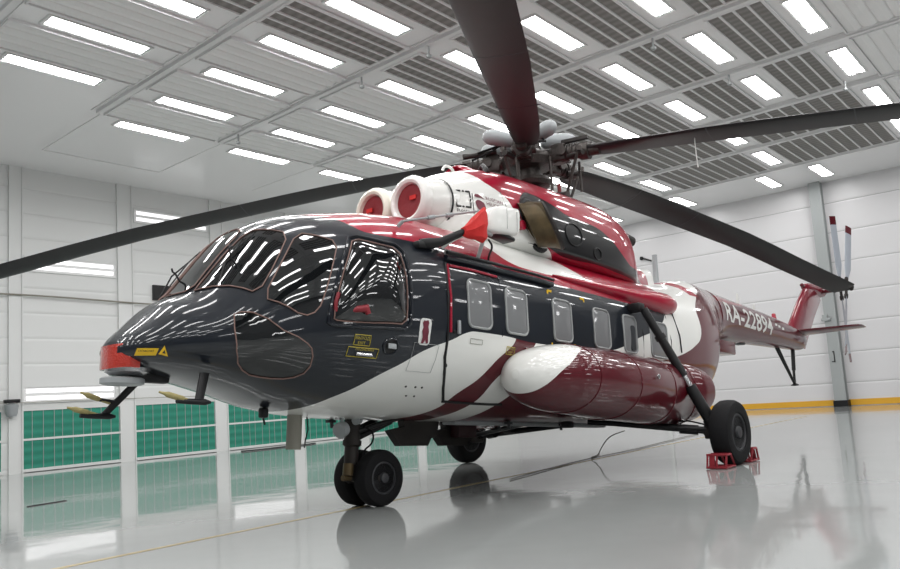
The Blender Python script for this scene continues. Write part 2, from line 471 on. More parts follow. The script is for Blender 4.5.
for q_, (u, z) in enumerate(((14.2, 5.05), (11.4, 6.64), (8.55, 5.05), (5.71, 6.64), (2.89, 5.05), (.04, 6.64), (-2.8, 5.05), (-5.7, 6.64), (-8.5, 5.05), (8.55, 1.84), (2.89, 1.84), (-2.8, 1.84))):
    o = wr if fr_ else copy_tree(wr); fr_ = False
    o.location = (u, V0+.002, z); o.rotation_euler = (PI/2, 0, 0)
    tag(o, 'light strip in the right wall behind the camera, %s %s from the far wall' % (('low' if z < 3 else 'high'), ORD[q_ if z > 3 else q_-9]), 'wall light', 'fluorescent light strips in the right wall', 'thing')
# green filter grilles along the foot of the left wall
def grille():
    r = empty('wall_grille'); W, Hh = 2.36, 1.38
    bm = BM(); box(bm, (0, -.02, .77), (W, .04, Hh)); link('filter_mat', bm, M['green'], r, smooth=False)
    bm = BM()
    for z, h in ((.05, .07), (.775, .05), (1.475, .04)): box(bm, (0, -.045, z), (W+.06, .03, h))
    link('rail', bm, M['trim'], r, smooth=False)
    bm = BM()
    for i in range(9): box(bm, (-W/2+W*(i+1)/10+.02*((i*7) % 3-1), -.042, .77), (.013, .012, Hh))
    link('divider_wire', bm, M['colpaint'], r, smooth=False)
    return r
gr = grille(); fg = True
for u, lab in ((2.87, 'leftmost full green filter grille at the foot of the left wall'), (5.70, 'second full green filter grille from the left'), (8.52, 'green filter grille seen under the nose, left of the drain pipe'),
               (11.33, 'green filter grille seen behind the nose gear'), (14.17, 'green filter grille seen behind the dark belly boxes'), (17.0, 'green filter grille hidden behind the fuselage'), (.04, 'green filter grille outside the left edge')):
    o = gr if fg else copy_tree(gr); fg = False
    o.location = (u, HV, 0); tag(o, lab, 'wall grille', 'green filter grilles along the left wall', 'thing')
# steel column at the far wall
r = empty('steel_column', (HU-.20, .52, 0))
tag(r, 'tall grey steel column standing against the far wall behind the tail rotor', 'column')
bm = BM()
for s in (-1, 1): box(bm, (s*.13, 0, HH/2), (.03, .36, HH))
box(bm, (0, 0, HH/2), (.24, .03, HH)); link('beam', bm, M['colpaint'], r, smooth=False)
bm = BM(); box(bm, (0, 0, .1), (.34, .44, .2)); link('base_cover', bm, M['black'], r, smooth=False)
bm = BM(); box(bm, (-.155, .02, 1.62), (.006, .035, .36)); box(bm, (-.155, .06, 1.46), (.006, .10, .03)); box(bm, (-.155, .045, 1.78), (.006, .05, .03)); tag(link('painted_mark', bm, M['ink'], r, smooth=False), 'black painted hook mark')
bm = BM(); box(bm, (-.19, .14, 2.9), (.10, .16, .2)); rod(bm, (-.19, .26, 2.85), (-.19, -.02, 2.85), .05); link('socket_box', bm, M['colpaint'], r, smooth=False)
# thin posts
r = empty('wall_conduit', (HU-.05, 6.55, 0)); tag(r, 'pale vertical conduit on the far wall above the tail spine', 'conduit')
bm = BM(); box(bm, (0, 0, 3.0), (.1, .14, 6.0)); link('duct', bm, M['trim'], r, smooth=False)
bm = BM(); rod(bm, (0, .1, 5.85), (0, .45, 6.0), .03); lathe(bm, (0, .45, 6.0), (0, 1, .2), [(0, .03), (.02, .07), (.1, .07)], 12); link('camera_head', bm, M['black'], r)
# left wall fittings
bm = BM(); box(bm, (5.47, HV-.03, 4.53), (.80, .06, .42)); tag(link('wall_vent', bm, M['black'], smooth=False), 'black rectangular vent panel on the left wall behind the windscreen', 'vent')
bm = BM(); P = []
for i in range(30):
    u = -3+ i*13/29; P.append((u, HV-.10, 4.22+.03*math.sin(u*.9)))
tube(bm, P, .022, 8); tag(link('hanging_cable', bm, M['drab']), 'dark cable strung level along the left wall behind the nose', 'cable')
r = empty('junction_box', (1.40, HV-.17, 1.5)); tag(r, 'grey bell-shaped junction box on the left pilaster with wires', 'junction box')
bm = BM(); lathe(bm, (0, 0, .14), (0, 0, -1), [(0, .06), (.02, .15), (.22, .13), (.30, .10)], 20); link('housing', bm, M['grey'], r)
bm = BM(); box(bm, (0, -.03, .2), (.34, .14, .08), bevel=.02); link('cap', bm, M['black'], r)
bm = BM()
for kk in range(3): tube(bm, [(-.1, 0, .15+.02*kk), (-.8, .05, .16+.04*kk), (-2.2, .06, .14+.05*kk)], .008, 6)
tube(bm, [(.1, 0, .15), (1.2, .07, .16), (5.5, .07, .12)], .009, 6)
link('wire', bm, M['drab'], r)
# floor line, cables and hose
bm = BM(); box(bm, ((U0+16)/2, .04, .0015), (16-U0, .065, .003)); tag(link('trim_3', bm, mat('worn_yellow_floor_line', (.50, .40, .22), .2), smooth=False), kind='structure')
bm = BM(); box(bm, (-1.14, 5.21, .006), (.56, .05, .012), Matrix.Rotation(.2, 3, 'Z')); tag(link('floor_slot', bm, M['black'], smooth=False), 'short black strip lying on the floor at left in front of the grilles', 'strip')
bm = BM(); tube(bm, smooth_path([(6.9, 12.3, .02), (7.5, 12.1, .02), (8.1, 12.25, .02), (8.8, 12.0, .02), (9.5, 12.25, .02)], 2), .018, 8)
tag(link('floor_hose', bm, M['black']), 'dark hose lying on the floor by the left wall, behind the drain pipe', 'hose')

# ---------------------------------------------------------------- the helicopter
heli = empty('helicopter', (0,0,0), (0, TILT, YAW))
tag(heli, 'large crimson, white and dark navy twin-engined transport helicopter parked in the hangar', 'helicopter')
def part(name, bm, m, parent=None, label=None, **kw):
    o = link(name, bm, m, parent or heli, **kw)
    if label: o['label'] = label
    return o
NT = 72
# fuselage livery
P = Paint('fuselage_livery', NAVY)
X, Z = P.X, P.Z
f = P.curve(X, [(-1.75,.86),(-1.3,.95),(-1.18,.99),(-1.08,1.07),(-.96,1.145),(-.75,1.29),(-.57,1.39),(-.31,1.54),(.06,1.68),(.2,1.744),(.35,1.785),(.8,1.79),(1.4,1.762),(2.5,1.767),(2.98,1.80),(3.38,1.89),(3.82,2.05),(4.38,2.235),(4.75,2.5),(4.9,4.9)], -3, 9)
P.put(P.lt(Z, f), WHITE)
f = P.curve(X, [(1.10,.5),(1.15,.9),(1.24,1.07),(1.34,1.2),(1.7,1.6),(2.0,1.70),(3.8,1.745),(4.33,1.774),(4.81,1.853),(5.35,2.0),(5.6,2.1),(5.815,2.21),(5.95,2.40),(6.02,2.70),(6.53,3.04),(7.13,3.34),(7.5,3.8),(7.6,4.9)], -3, 9)
P.put(P.lt(Z, f), MAROON)
a = P.curve(Z, [(.90,.15),(.95,.28),(1.014,.376),(1.153,.43),(1.31,.607),(1.505,.778),(1.80,1.07)], .8, 2, -1, 3)
b = P.curve(Z, [(.90,.66),(1.0,.76),(1.087,.83),(1.326,.897),(1.53,1.12),(1.80,1.45)], .8, 2, -1, 3)
f2 = P.curve(X, [(-3,.5),(.2,1.744),(.35,1.785),(.8,1.79),(1.4,1.762),(2.5,1.767)], -3, 9)
P.put(P.both(P.both(P.gt(X, a), P.lt(X, b)), P.lt(Z, f2)), MAROON)
r1 = P.curve(X, [(-1.5,3.3),(-1.25,2.87),(-1.03,2.78),(-.97,2.72),(-.895,2.66),(-.58,2.637),(.5,2.63),(.85,2.57),(3.8,2.53),(4.8,2.53),(5.05,2.6),(5.12,4.9)], -3, 9)
P.put(P.gt(Z, r1), CRIM)
lo = P.curve(X, [(.2,3.4),(.55,3.08),(.97,2.81),(1.14,2.70),(1.54,2.652),(2.18,2.668),(2.88,2.745),(3.0,4.9)], -3, 9)
up = P.curve(X, [(.2,4.9),(2.0,4.9),(2.2,3.12),(2.55,2.92),(2.9,2.73),(3.0,2.5)], -3, 9)
P.put(P.both(P.gt(Z, lo), P.lt(Z, up)), WHITE)
s1 = P.both(P.both(P.gt(X, 6.35), P.lt(X, 6.62)), P.gt(Z, 3.05)); P.put(s1, CRIM)
livery = P.done()
bm = BM(); rings = []
xs = [-2.86+.0]+[-2.86+.02*i for i in range(1, 6)]+[-2.76+.04*i for i in range(1, 45)]+[-1.0+.1*i for i in range(1, 100)]
xs = sorted(set(round(x, 3) for x in xs if x <= 8.9))
for x in xs: rings.append([bm.verts.new(theta_pt(x, 2*PI*i/NT)) for i in range(NT)])
skin(bm, rings); part('fuselage', bm, livery, angle=50)

# --- patches that follow the fuselage skin
def onskin(x, th, off=0.0):
    p = Vector(theta_pt(x, th)); e = .01
    a = Vector(theta_pt(x+e, th))-Vector(theta_pt(x-e, th)); b = Vector(theta_pt(x, th+e))-Vector(theta_pt(x, th-e))
    n = a.cross(b)
    if n.length < 1e-9: return p
    n.normalize()
    w, bo, t, c, nn = sect(x)
    if n.dot(p-Vector((x, 0, c))) < 0: n = -n
    return p+n*off
def mirror(pts): return [(x, PI-t) for x, t in pts]
def deg(L): return [(x, math.radians(t)) for x, t in L]
def zt(L): return [(x, yz_theta(x, -1.0 if False else -yy(x, z), z) % (2*PI)) for x, z in L]
def yy(x, z):
    w, b, t, c, n = sect(x); h = (t-c) if z > c else (c-b)
    return w*max(0, 1-min(1, abs(z-c)/h)**n)**(1/n)
def roundoff(L, k=2): return [(p[0], p[1]) for p in smooth_path([(a, b, 0) for a, b in L], k, True)]
def densify(L, step=.12):
    Q = []
    for i in range(len(L)):
        a, b = L[i], L[(i+1) % len(L)]
        n = max(1, int(max(abs(b[0]-a[0])/step, abs(b[1]-a[1])/step)))
        for j in range(n): Q.append((a[0]+(b[0]-a[0])*j/n, a[1]+(b[1]-a[1])*j/n))
    return Q
def patch(name, L, m, off=.006, bulge=0, parent=None, rings_n=6, label=None, thick=.02):
    L = densify(L); cx = sum(p[0] for p in L)/len(L); ct = sum(p[1] for p in L)/len(L)
    bm = BM(); R = []
    R.append([bm.verts.new(onskin(x, t, -thick)) for x, t in L])
    for k in range(rings_n):
        s = 1-k/rings_n
        R.append([bm.verts.new(onskin(cx+(x-cx)*s, ct+(t-ct)*s, off+bulge*(1-s**2.2))) for x, t in L])
    for A, B in zip(R, R[1:]):
        for i in range(len(L)):
            j = (i+1) % len(L); bm.faces.new((A[i], A[j], B[j], B[i]))
    c = bm.verts.new(onskin(cx, ct, off+bulge))
    for i in range(len(L)): bm.faces.new((R[-1][i], R[-1][(i+1) % len(L)], c))
    return part(name, bm, m, parent, label, angle=60)
def outline(name, L, m, r=.010, off=.008, parent=None, label=None, closed=True):
    L = densify(L) if closed else L
    bm = BM(); tube(bm, [onskin(x, t, off) for x, t in L], r, 6, closed=closed)
    return part(name, bm, m, parent, label)
def both_sides(fn, L, *a, **k):
    return fn(L, *a, **k), fn(mirror(L), *a, **k)

# windscreen, corner, sliding and chin panes
def pane(L, name='windscreen_pane', bulge=0, rr=2, sm=M['seal']):
    L = roundoff(L, rr)
    o = patch(name, L, M['glass_dark'], .006, bulge)
    outline('rubber_seal', L, sm, .006, .012, o)
    return o
WS = deg([(-2.30,112),(-2.24,120),(-2.10,144),(-1.995,157),(-1.80,145),(-1.60,130),(-1.70,118),(-1.79,108),(-2.05,108)])
both_sides(pane, WS, rr=1)
CP = deg([(-1.965,161),(-1.75,146),(-1.54,132),(-1.39,138),(-1.24,145),(-1.36,158),(-1.46,170),(-1.53,177),(-1.66,177.5),(-1.82,169)])
both_sides(pane, CP, 'corner_pane', rr=1)
CH = deg([(-2.20,163),(-2.10,164),(-1.88,177),(-1.63,192),(-1.53,200),(-1.49,216),(-1.60,225),(-1.79,228.5),(-1.97,227),(-2.13,209)])
both_sides(pane, CH, 'chin_window', rr=1)
L = deg([(-2.36,95),(-2.30,108),(-2.05,103),(-1.80,103),(-1.72,90),(-1.80,77),(-2.05,77),(-2.30,72),(-2.36,85)])
pane(L, 'centre_windscreen_pane', rr=1)
SW = deg([(-1.40,180.5),(-1.31,166),(-1.15,151),(-1.07,143.5),(-.84,149),(-.62,153.5),(-.60,166),(-.60,178),(-.61,187.5),(-.82,186.5),(-1.05,185.5),(-1.35,182.5)])
def bubble(L):
    L2 = roundoff(L, 1)
    o = patch('sliding_cockpit_window', L2, M['glass_dark'], .008, .11, rings_n=12)
    outline('rubber_seal', L2, M['seal'], .006, .012, o)
    Q = [(x+(x+1.0)*.13, t+(t-math.radians(168 if t > PI/2 else 12))*.13) for x, t in L2]
    outline('window_frame', Q, M['navy'], .016, .008, o)
    return o
for L in (SW, mirror(SW)):
    o = bubble(L)
# red padded handles seen in the sliding window
for s in (-1,):
    bm = BM(); tube(bm, [(-1.37, s*1.11, 1.80), (-1.38, s*1.12, 1.88), (-1.35, s*1.12, 1.97)], .018, 8)
    part('grab_strap', bm, M['chock'], label='red padded strap at the sliding window edge')
    bm = BM(); tube(bm, [(-1.28, s*1.12, 1.80), (-1.20, s*1.21, 1.83), (-1.13, s*1.245, 1.84), (-1.11, s*1.25, 1.79)], [.015, .03, .04, .025], 10)
    part('grab_handle', bm, M['chock'], label='red cloth-covered handle in the sliding window')
# cabin windows
WX = [(.26,.63),(.89,1.27),(1.79,2.17),(2.68,3.06),(3.42,3.76),(4.16,4.66)]
def rrect(x0, x1, z0, z1, r=.07, top=0):
    L = []
    for cx, cz, a0 in ((x1-r, z1-r, 0), (x0+r, z1-r, 90), (x0+r, z0+r, 180), (x1-r, z0+r, 270)):
        for i in range(5):
            a = math.radians(a0+22.5*i); L.append((cx+r*math.cos(a), cz+r*math.sin(a)))
    return L
for i, (x0, x1) in enumerate(WX):
    L = zt(rrect(x0, x1, 1.83, 2.33, .07))
    for LL in (L, mirror(L)):
        o = patch('cabin_window', LL, M['glass_cabin'], .004, .012, rings_n=4)
        outline('window_frame', LL, M['frame'], .014, .008, o)
# curtain edge showing in the fifth window
L = zt(rrect(3.58, 3.70, 1.86, 2.2, .04)); patch('window_blind', L, M['navy'], .02, 0, rings_n=2)
# cabin door with seal and runner rail
D = zt([(-.03,2.46),(-.05,2.1),(-.04,1.7),(-.02,1.5),(.06,1.35),(.18,1.2),(.32,1.10)])
outline('door_seam', D, M['black'], .016, .006, closed=False)
D = zt([(.32,1.09),(.7,1.085),(1.1,1.085),(1.32,1.09)]); outline('door_sill', D, M['black'], .016, .006, closed=False)
D = zt([(.83,1.15),(.83,1.8),(.82,2.4),(.80,2.5)]); outline('door_rear_edge', D, M['navy'], .006, .004, closed=False)
D = zt([(-.01,2.44),(-.02,2.1),(-.01,1.74)]); outline('door_front_strip', D, M['crimson'], .017, .012, closed=False)
bm = BM()
P0 = [onskin(x, yz_theta(x, -yy(x, z), z) % (2*PI), .03) for x, z in ((-.03,2.50),(.3,2.51),(.9,2.51),(1.5,2.51),(1.85,2.50))]
tube(bm, P0, .032, 8); part('door_rail', bm, M['navy'])
bm = BM(); tube(bm, [p+Vector((0,-.02,.05)) for p in P0], .02, 8); part('door_rail_cover', bm, M['black'])
bm = BM()
tube(bm, [onskin(x, yz_theta(x, -yy(x, z), z) % (2*PI), .012) for x, z in ((.02,2.43),(.4,2.44),(.78,2.43))], .014, 6); part('door_top_strip', bm, M['crimson'])
bm = BM(); box(bm, (.10, -1.262, 1.80), (.035, .03, .14), bevel=.01); part('door_handle', bm, M['grey'])
for x, z in ((.03, 1.42), (.06, 1.75)):
    bm = BM(); lathe(bm, (x, -yy(x, z), z), (0,-1,0), [(0,.022),(.01,.022),(.014,.012)], 12); part('door_latch', bm, M['black'])
# rear emergency-exit seams
for x in (3.95, 4.78):
    D = zt([(x, 1.72), (x, 2.1), (x-.03, 2.5)]); outline('exit_seam', D, M['black'], .006, .004, closed=False)
D = zt([(5.0,2.55),(5.06,2.2),(5.08,1.95)]); outline('cable_run', D, M['black'], .010, .012, closed=False)
# yellow rescue marks around the third window
for x, z, sx, sz in ((1.74,2.42,1,-1),(2.24,1.74,-1,1),(1.76,1.72,1,1),(2.52,2.42,-1,-1),(2.5,1.72,-1,1)):
    bm = BM(); y = -yy(x, z)-.006
    box(bm, (x+sx*.04, y, z), (.08, .008, .025)); box(bm, (x, y, z+sz*.04), (.025, .008, .08)); part('rescue_corner_mark', bm, M['yellow'], smooth=False)
# roof edge fairing running aft over the windows
bm = BM(); R = []
TT = [(2.0,.01,.01),(2.6,.04,.04),(3.2,.07,.07),(4.0,.12,.12),(4.5,.16,.16),(4.8,.17,.17),(5.0,.14,.14),(5.12,.08,.08),(5.16,.01,.01)]
for sd in (-1, 1):
    bm = BM(); R = []
    for x, a, h in TT:
        c = Vector((x, sd*1.12, 2.66)); R.append([bm.verts.new(c+Vector((0, sd*a*math.cos(2*PI*i/20)*1.1, h*math.sin(2*PI*i/20)))) for i in range(20)])
    skin(bm, R); part('roof_edge_fairing', bm, M['crimson'])

# external tanks
TXs = [.80,.86,.98,1.22,1.5,2.0,2.8,3.8,4.3,4.6,4.85,5.02,5.12]
TWt = (TXs, [.05,.2,.34,.46,.53,.56,.54,.42,.345,.40,.40,.29,.08]); THt = (TXs, [.05,.15,.25,.33,.375,.40,.42,.43,.43,.41,.36,.26,.07]); TCt = (TXs, [1.36]*5+[1.35,1.33,1.31,1.31,1.33,1.35,1.36,1.36])
P = Paint('tank_livery', MAROON)
f = P.curve(P.Z, [(.9,.8),(1.10,.86),(1.164,.91),(1.232,.95),(1.366,1.06),(1.444,1.16),(1.622,1.45),(1.75,1.75)], .8, 1.9, 0, 3)
P.put(P.lt(P.X, f), WHITE); tankm = P.done()
def tank_pt(x, a, sd, off=0):
    w, h = interp(TWt, x)+off, interp(THt, x)+off; n = 2.1; cs, sn = math.cos(a), math.sin(a)
    return (x, sd*1.42+w*math.copysign(abs(cs)**(2/n), cs), interp(TCt, x)+h*math.copysign(abs(sn)**(2/n), sn))
for sd in (-1, 1):
    bm = BM(); R = []
    for i in range(90):
        t = i/89; x = .80+4.32*(.5-.5*math.cos(PI*t))
        R.append([bm.verts.new(tank_pt(x, 2*PI*j/40, sd)) for j in range(40)])
    skin(bm, R); tk = part('fuel_tank', bm, tankm, label='maroon external fuel tank with a white nose' )
    for x in (1.62, 2.50, 3.55, 4.35):
        bm = BM(); tube(bm, [tank_pt(x, 2*PI*j/40, sd, .001) for j in range(40)], .008, 6, closed=True); part('tank_strap', bm, M['maroon'], tk)
    bm = BM(); lathe(bm, (2.9, sd*1.97, 1.42), (0, sd, 0), [(0,.03),(.015,.03),(.02,.015)], 12); part('filler_cap', bm, M['steel'], tk)
    bm = BM(); box(bm, (4.25, sd*1.35, .87), (.16,.16,.1), bevel=.02); part('drain_fitting', bm, M['black'], tk)
    bm = BM()
    tube(bm, [(1.25, sd*1.22, 1.68), (2.2, sd*1.26, 1.715), (3.4, sd*1.26, 1.72), (4.6, sd*1.2, 1.72)], .022, 8); part('tank_pipe', bm, M['maroon'], tk)

# engine cowling
CXs = [.60,.66,.75,1.0,1.6,2.2,3.0,4.0,4.6,4.9,5.1,5.3,5.6,5.9,6.4]
CWt = (CXs, [.30,.50,.62,.74,.88,.93,.95,.92,.83,.71,.60,.52,.44,.35,.22]); CTt = (CXs, [3.52,3.68,3.80,3.94,4.12,4.16,4.19,4.22,4.13,3.88,3.60,3.44,3.44,3.54,3.64])
P = Paint('cowling_livery', CRIM)
f = P.curve(P.X, [(.7,4.8),(1.05,4.1),(1.2,3.82),(1.26,3.75),(1.38,3.67),(1.49,3.59),(1.61,3.43),(1.75,3.30),(1.85,3.22),(2.04,3.135),(2.35,3.04),(2.75,2.94),(3.0,2.8)], .5, 7)
P.put(P.lt(P.Z, f), WHITE)
tp = P.curve(P.X, [(1.68,2.9),(1.70,3.55),(1.80,3.70),(1.94,3.77),(2.35,3.72),(2.69,3.62),(3.41,3.60),(3.82,3.48),(4.15,3.31),(4.40,3.22),(5.2,3.20),(5.6,3.12),(5.9,3.0),(6.2,2.8)], .5, 7)
bt = P.curve(P.X, [(1.66,3.6),(1.69,3.42),(2.04,3.15),(2.37,3.065),(2.75,3.04),(3.45,3.06),(4.13,3.05),(5.03,3.05),(5.6,3.0),(6.2,2.9)], .5, 7)
P.put(P.both(P.both(P.gt(P.Z, bt), P.lt(P.Z, tp)), P.gt(P.X, 1.68)), (.006, .006, .007))
P.put(P.gt(P.X, 5.95), WHITE)
cowlm = P.done()
def csect(x): return interp(CWt, x), 2.95, interp(CTt, x), 3.15, 2.7
def cowl_pt(x, th, off=0):
    w, b, t, c, n = csect(x); w += off; cs, sn = math.cos(th), math.sin(th); h = ((t-c) if sn > 0 else (c-b))+off
    return Vector((x, w*math.copysign(abs(cs)**(2/n), cs), c+h*math.copysign(abs(sn)**(2/n), sn)))
def cowl_y(x, z):
    w, b, t, c, n = csect(x); h = (t-c) if z > c else (c-b)
    return w*max(0, 1-min(1, abs(z-c)/h)**n)**(1/n)
bm = BM(); R = []
for i in range(76):
    x = .60+5.80*i/75; R.append([bm.verts.new(cowl_pt(x, 2*PI*j/64)) for j in range(64)])
skin(bm, R); cowl = part('engine_cowling', bm, cowlm, angle=60)
# engine nacelle fronts with intake rings and red plugs
for sd in (-1, 1):
    bm = BM(); c0 = Vector((.40, sd*.31, 3.40)); R = []
    for x, r, dy, dz in ((.0,.275,0,0),(.08,.297,0,0),(.25,.31,.005,.01),(.45,.33,.01,.03),(.75,.33,.02,.06),(1.1,.30,.02,.06)):
        c = c0+Vector((x, sd*dy, dz)); R.append([bm.verts.new(c+Vector((0, r*math.cos(2*PI*i/36), r*math.sin(2*PI*i/36)))) for i in range(36)])
    skin(bm, R, True); nac = part('engine_nacelle', bm, M['white'])
    bm = BM()
    lathe(bm, c0+Vector((-.01,0,0)), (-1,0,0), [(-.04,.297),(0,.305),(.05,.300),(.085,.275),(.095,.245),(.08,.215),(.03,.198),(-.03,.195),(-.06,.10)], 40, cap=False)
    part('intake_ring', bm, M['ivory'] if sd > 0 else M['white'], nac, label='yellowed intake ring' if sd > 0 else 'white intake ring')
    bm = BM(); lathe(bm, c0+Vector((-.02,0,0)), (-1,0,0), [(0,.20),(.03,.197),(.035,.12),(.02,.05),(.012,.001)], 32); part('intake_plug', bm, M['plug'], nac)
    bm = BM(); box(bm, c0+Vector((-.06, sd*.06, .03)), (.01,.1,.05)); part('plug_tab', bm, M['redcloth'], nac, smooth=False)
    bm = BM(); lathe(bm, c0+Vector((.30, sd*.015, .015)), (1,0,0), [(0,.327),(.012,.331),(.024,.335)], 40, cap=False); part('nacelle_seam', bm, M['black'], nac)
bm = BM(); tube(bm, [(1.03+.10*math.cos(a), -.30, 3.93+.075*math.sin(a)) for a in [PI*i/10 for i in range(11)]], .018, 8); part('lifting_ring', bm, M['white'])
# oil cooler intake between the nacelles and cowling top
bm = BM(); lathe(bm, (1.45,0,4.0), (-1,0,.15), [(-.5,.30),(-.1,.25),(0,.22),(.03,.19),(.01,.17),(-.08,.16),(-.1,.05)], 32, cap=False); co = part('cooler_intake', bm, M['crimson'])
bm = BM(); lathe(bm, (1.52,0,3.99), (-1,0,.15), [(0,.17),(.02,.15),(.05,.08),(.06,.01)], 24); part('fan_hub', bm, M['soot'], co)
bm = BM(); tube(bm, [(1.6,-.34,4.10),(1.55,-.42,4.12),(1.5,-.5,4.05),(1.48,-.55,3.97)], .035, 8); part('cooler_duct', bm, M['black'], co)
# exhausts
for sd in (-1, 1):
    bm = BM(); R = []
    mj = Vector((-.64, 0, .77)); nn_ = Vector((.76, sd*.65, 0)); mn = nn_.cross(mj).normalized()
    for c, q, a, b_ in (((1.95,.70,3.34),0,.29,.15),((1.96,.86,3.34),.1,.31,.17),((1.98,.95,3.33),.5,.32,.185),((2.02,1.04,3.31),.9,.33,.20),((2.05,1.09,3.30),1,.335,.205)):
        c = Vector((c[0], sd*c[1], c[2])); al = (Vector((.76,0,.64))*(1-q)*(-sd if mn.x*-sd > 0 else sd)*(1 if mn.x > 0 else -1)*(1)+mn*q)
        al = (Vector((.76,0,.64))*(1-q)*(1 if mn.x > 0 else -1)+mn*q).normalized()
        R.append([bm.verts.new(c+mj*(a*math.cos(2*PI*i/32))+al*(b_*math.sin(2*PI*i/32))) for i in range(32)])
    ce = Vector((2.05, sd*1.09, 3.30))
    inn = [(p.co-ce)*.93+ce for p in R[-1]]
    R.append([bm.verts.new(v) for v in inn]); R.append([bm.verts.new(v-nn_*.3) for v in inn])
    skin(bm, R); ex = part('exhaust_pipe', bm, M['bronze'])
    bm = BM(); tube(bm, [v+nn_*.006 for v in inn], .03, 6, closed=True); part('exhaust_rim', bm, M['soot'], ex)
    bm = BM(); tube(bm, [Vector((1.985, sd*.87, 3.33))+mj*(.34*math.cos(2*PI*i/32))+Vector((.76,0,.64))*(.20*math.sin(2*PI*i/32)) for i in range(32)], .035, 8, closed=True); part('exhaust_shroud', bm, M['black'], ex)
    bm = BM(); lathe(bm, (1.66, sd*.90, 3.26), (0, sd, 0), [(0,.06),(.05,.06),(.06,.045)], 20); part('vent_cap', bm, M['crimson'])
    # access panels on the black exhaust area
    for x, z, r in ((2.78, 3.36, .19), (3.35, 3.2, .10)):
        bm = BM(); tube(bm, [(x+r*math.cos(t), sd*(cowl_y(x+r*math.cos(t), z+r*.8*math.sin(t))+.006), z+r*.8*math.sin(t)) for t in [2*PI*i/28 for i in range(28)]], .009, 6, closed=True); part('panel_ring', bm, M['black'])
# auxiliary power unit exhaust
bm = BM(); lathe(bm, (5.02,-.24,4.0), (1,0,-.10), [(-.5,.11),(.35,.09),(.60,.09),(.60,.075),(.40,.07)], 24, cap=False); part('power_unit_exhaust', bm, M['soot'])
# panel seams on the cowl
for pts in ([(1.42,3.66),(1.47,3.45),(1.53,3.26)], [(1.15,3.28),(1.35,3.22),(1.62,3.17)], [(.98,3.1),(1.9,3.08),(2.2,3.05)]):
    bm = BM(); tube(bm, [(x, -(cowl_y(x, z)+.002), z) for x, z in pts], .004, 5); part('cowl_seam', bm, M['ink'], cowl)

# tail boom
BX = [8.5,8.9,9.5,10.5,11.5,12.5,13.4,14.0,14.35,14.5]
BTt = (BX, [3.59,3.58,3.565,3.545,3.52,3.48,3.43,3.38,3.30,3.12]); BBt = (BX, [2.44,2.56,2.64,2.70,2.75,2.79,2.83,2.86,2.90,3.02])
def bsect(x):
    t, b_ = interp(BTt, x), interp(BBt, x); return (t-b_)/2*.90, b_, t, (t+b_)/2
def boom_y(x, z):
    w, b_, t, c = bsect(x); return w*math.sqrt(max(0, 1-((z-c)/((t-b_)/2))**2))
P = Paint('boom_livery', MAROON)
f = P.curve(P.X, [(8.5,3.30),(9.0,3.33),(9.9,3.40),(11,3.6)], 8, 15); f3 = P.curve(P.X, [(8.5,3.42),(9.0,3.43),(9.9,3.46),(11,3.6)], 8, 15)
P.put(P.both(P.gt(P.Z, f), P.lt(P.Z, f3)), (.22,.006,.016))
boomm = P.done()
bm = BM(); R = []
for i in range(62):
    x = 8.5+6.0*i/61; w, b_, t, c = bsect(x)
    R.append([bm.verts.new((x, w*math.cos(2*PI*j/40), c+(t-b_)/2*math.sin(2*PI*j/40))) for j in range(40)])
skin(bm, R); boom = part('tail_boom', bm, boomm)
bm = BM(); box(bm, (9.15, -.05, 2.50), (1.0, .42, .26), bevel=.03); part('equipment_fairing', bm, M['maroon'], boom)
for x in (10.0, 10.5): 
    bm = BM(); box(bm, (x, 0, 2.70), (.25, .16, .04), bevel=.01); part('belly_plate', bm, M['darkgrey'], boom)
for x, h in ((10.6,.30),(11.5,.18)):
    bm = BM(); R = [[bm.verts.new((x+dx*s, dy*s*.12, 3.50+z)) for dx, dy in ((-.10,0),(0,-.3),(.10,0),(0,.3))] for z, s in ((0,1),(h,.6))]; skin(bm, R); part('blade_antenna', bm, M['white'], boom, smooth=False)
bm = BM(); lathe(bm, (12.7,0,3.44), (0,0,1), [(0,.06),(.06,.06),(.08,.05),(.16,.045),(.18,.02)], 14); part('beacon', bm, M['crimson'], boom)
bm = BM(); lathe(bm, (6.9,0,3.44), (0,0,1), [(0,.05),(.55,.045),(.56,.01)], 12); part('mast_antenna', bm, M['grey'])
# tail pylon
def foil(bm, stations, n=20, mi=0):
    """stations: (leading point, trailing point, thickness, thickness direction)"""
    R = []
    for le, te, th, nrm in stations:
        le, te, nrm = Vector(le), Vector(te), Vector(nrm).normalized(); ring_ = []
        for i in range(n):
            a = 2*PI*i/n; t = .5-.5*math.cos(a); y = 5*(.2969*math.sqrt(max(t,0))-.126*t-.3516*t*t+.2843*t**3-.1036*t**4)
            ring_.append(bm.verts.new(le+(te-le)*t+nrm*(th*y*(1 if a < PI else -1))))
        R.append(ring_)
    skin(bm, R, True, mi)
bm = BM(); N = (0,1,0)
foil(bm, [((13.35,0,3.1),(14.75,0,2.95),.30,N),((13.7,0,3.45),(15.0,0,3.2),.27,N),((14.5,0,4.15),(15.75,0,3.9),.24,N),((15.15,0,4.64),(16.4,0,4.42),.22,N),((15.35,0,4.74),(16.35,0,4.66),.12,N)])
M['pylonred'] = paint('pylon_paint', (.20, .006, .02)); pyl = part('tail_pylon', bm, M['pylonred'])
bm = BM(); lathe(bm, (15.3,0,4.62), (1,0,.05), [(-.25,.02),(-.2,.08),(0,.12),(.8,.17),(1.15,.17),(1.25,.08)], 18); part('gearbox_fairing', bm, M['pylonred'], pyl)
bm = BM(); rod(bm, (16.1,-.05,4.62), (16.1,-.50,4.62), .09, .07); part('rotor_gearbox', bm, M['maroon'], pyl)
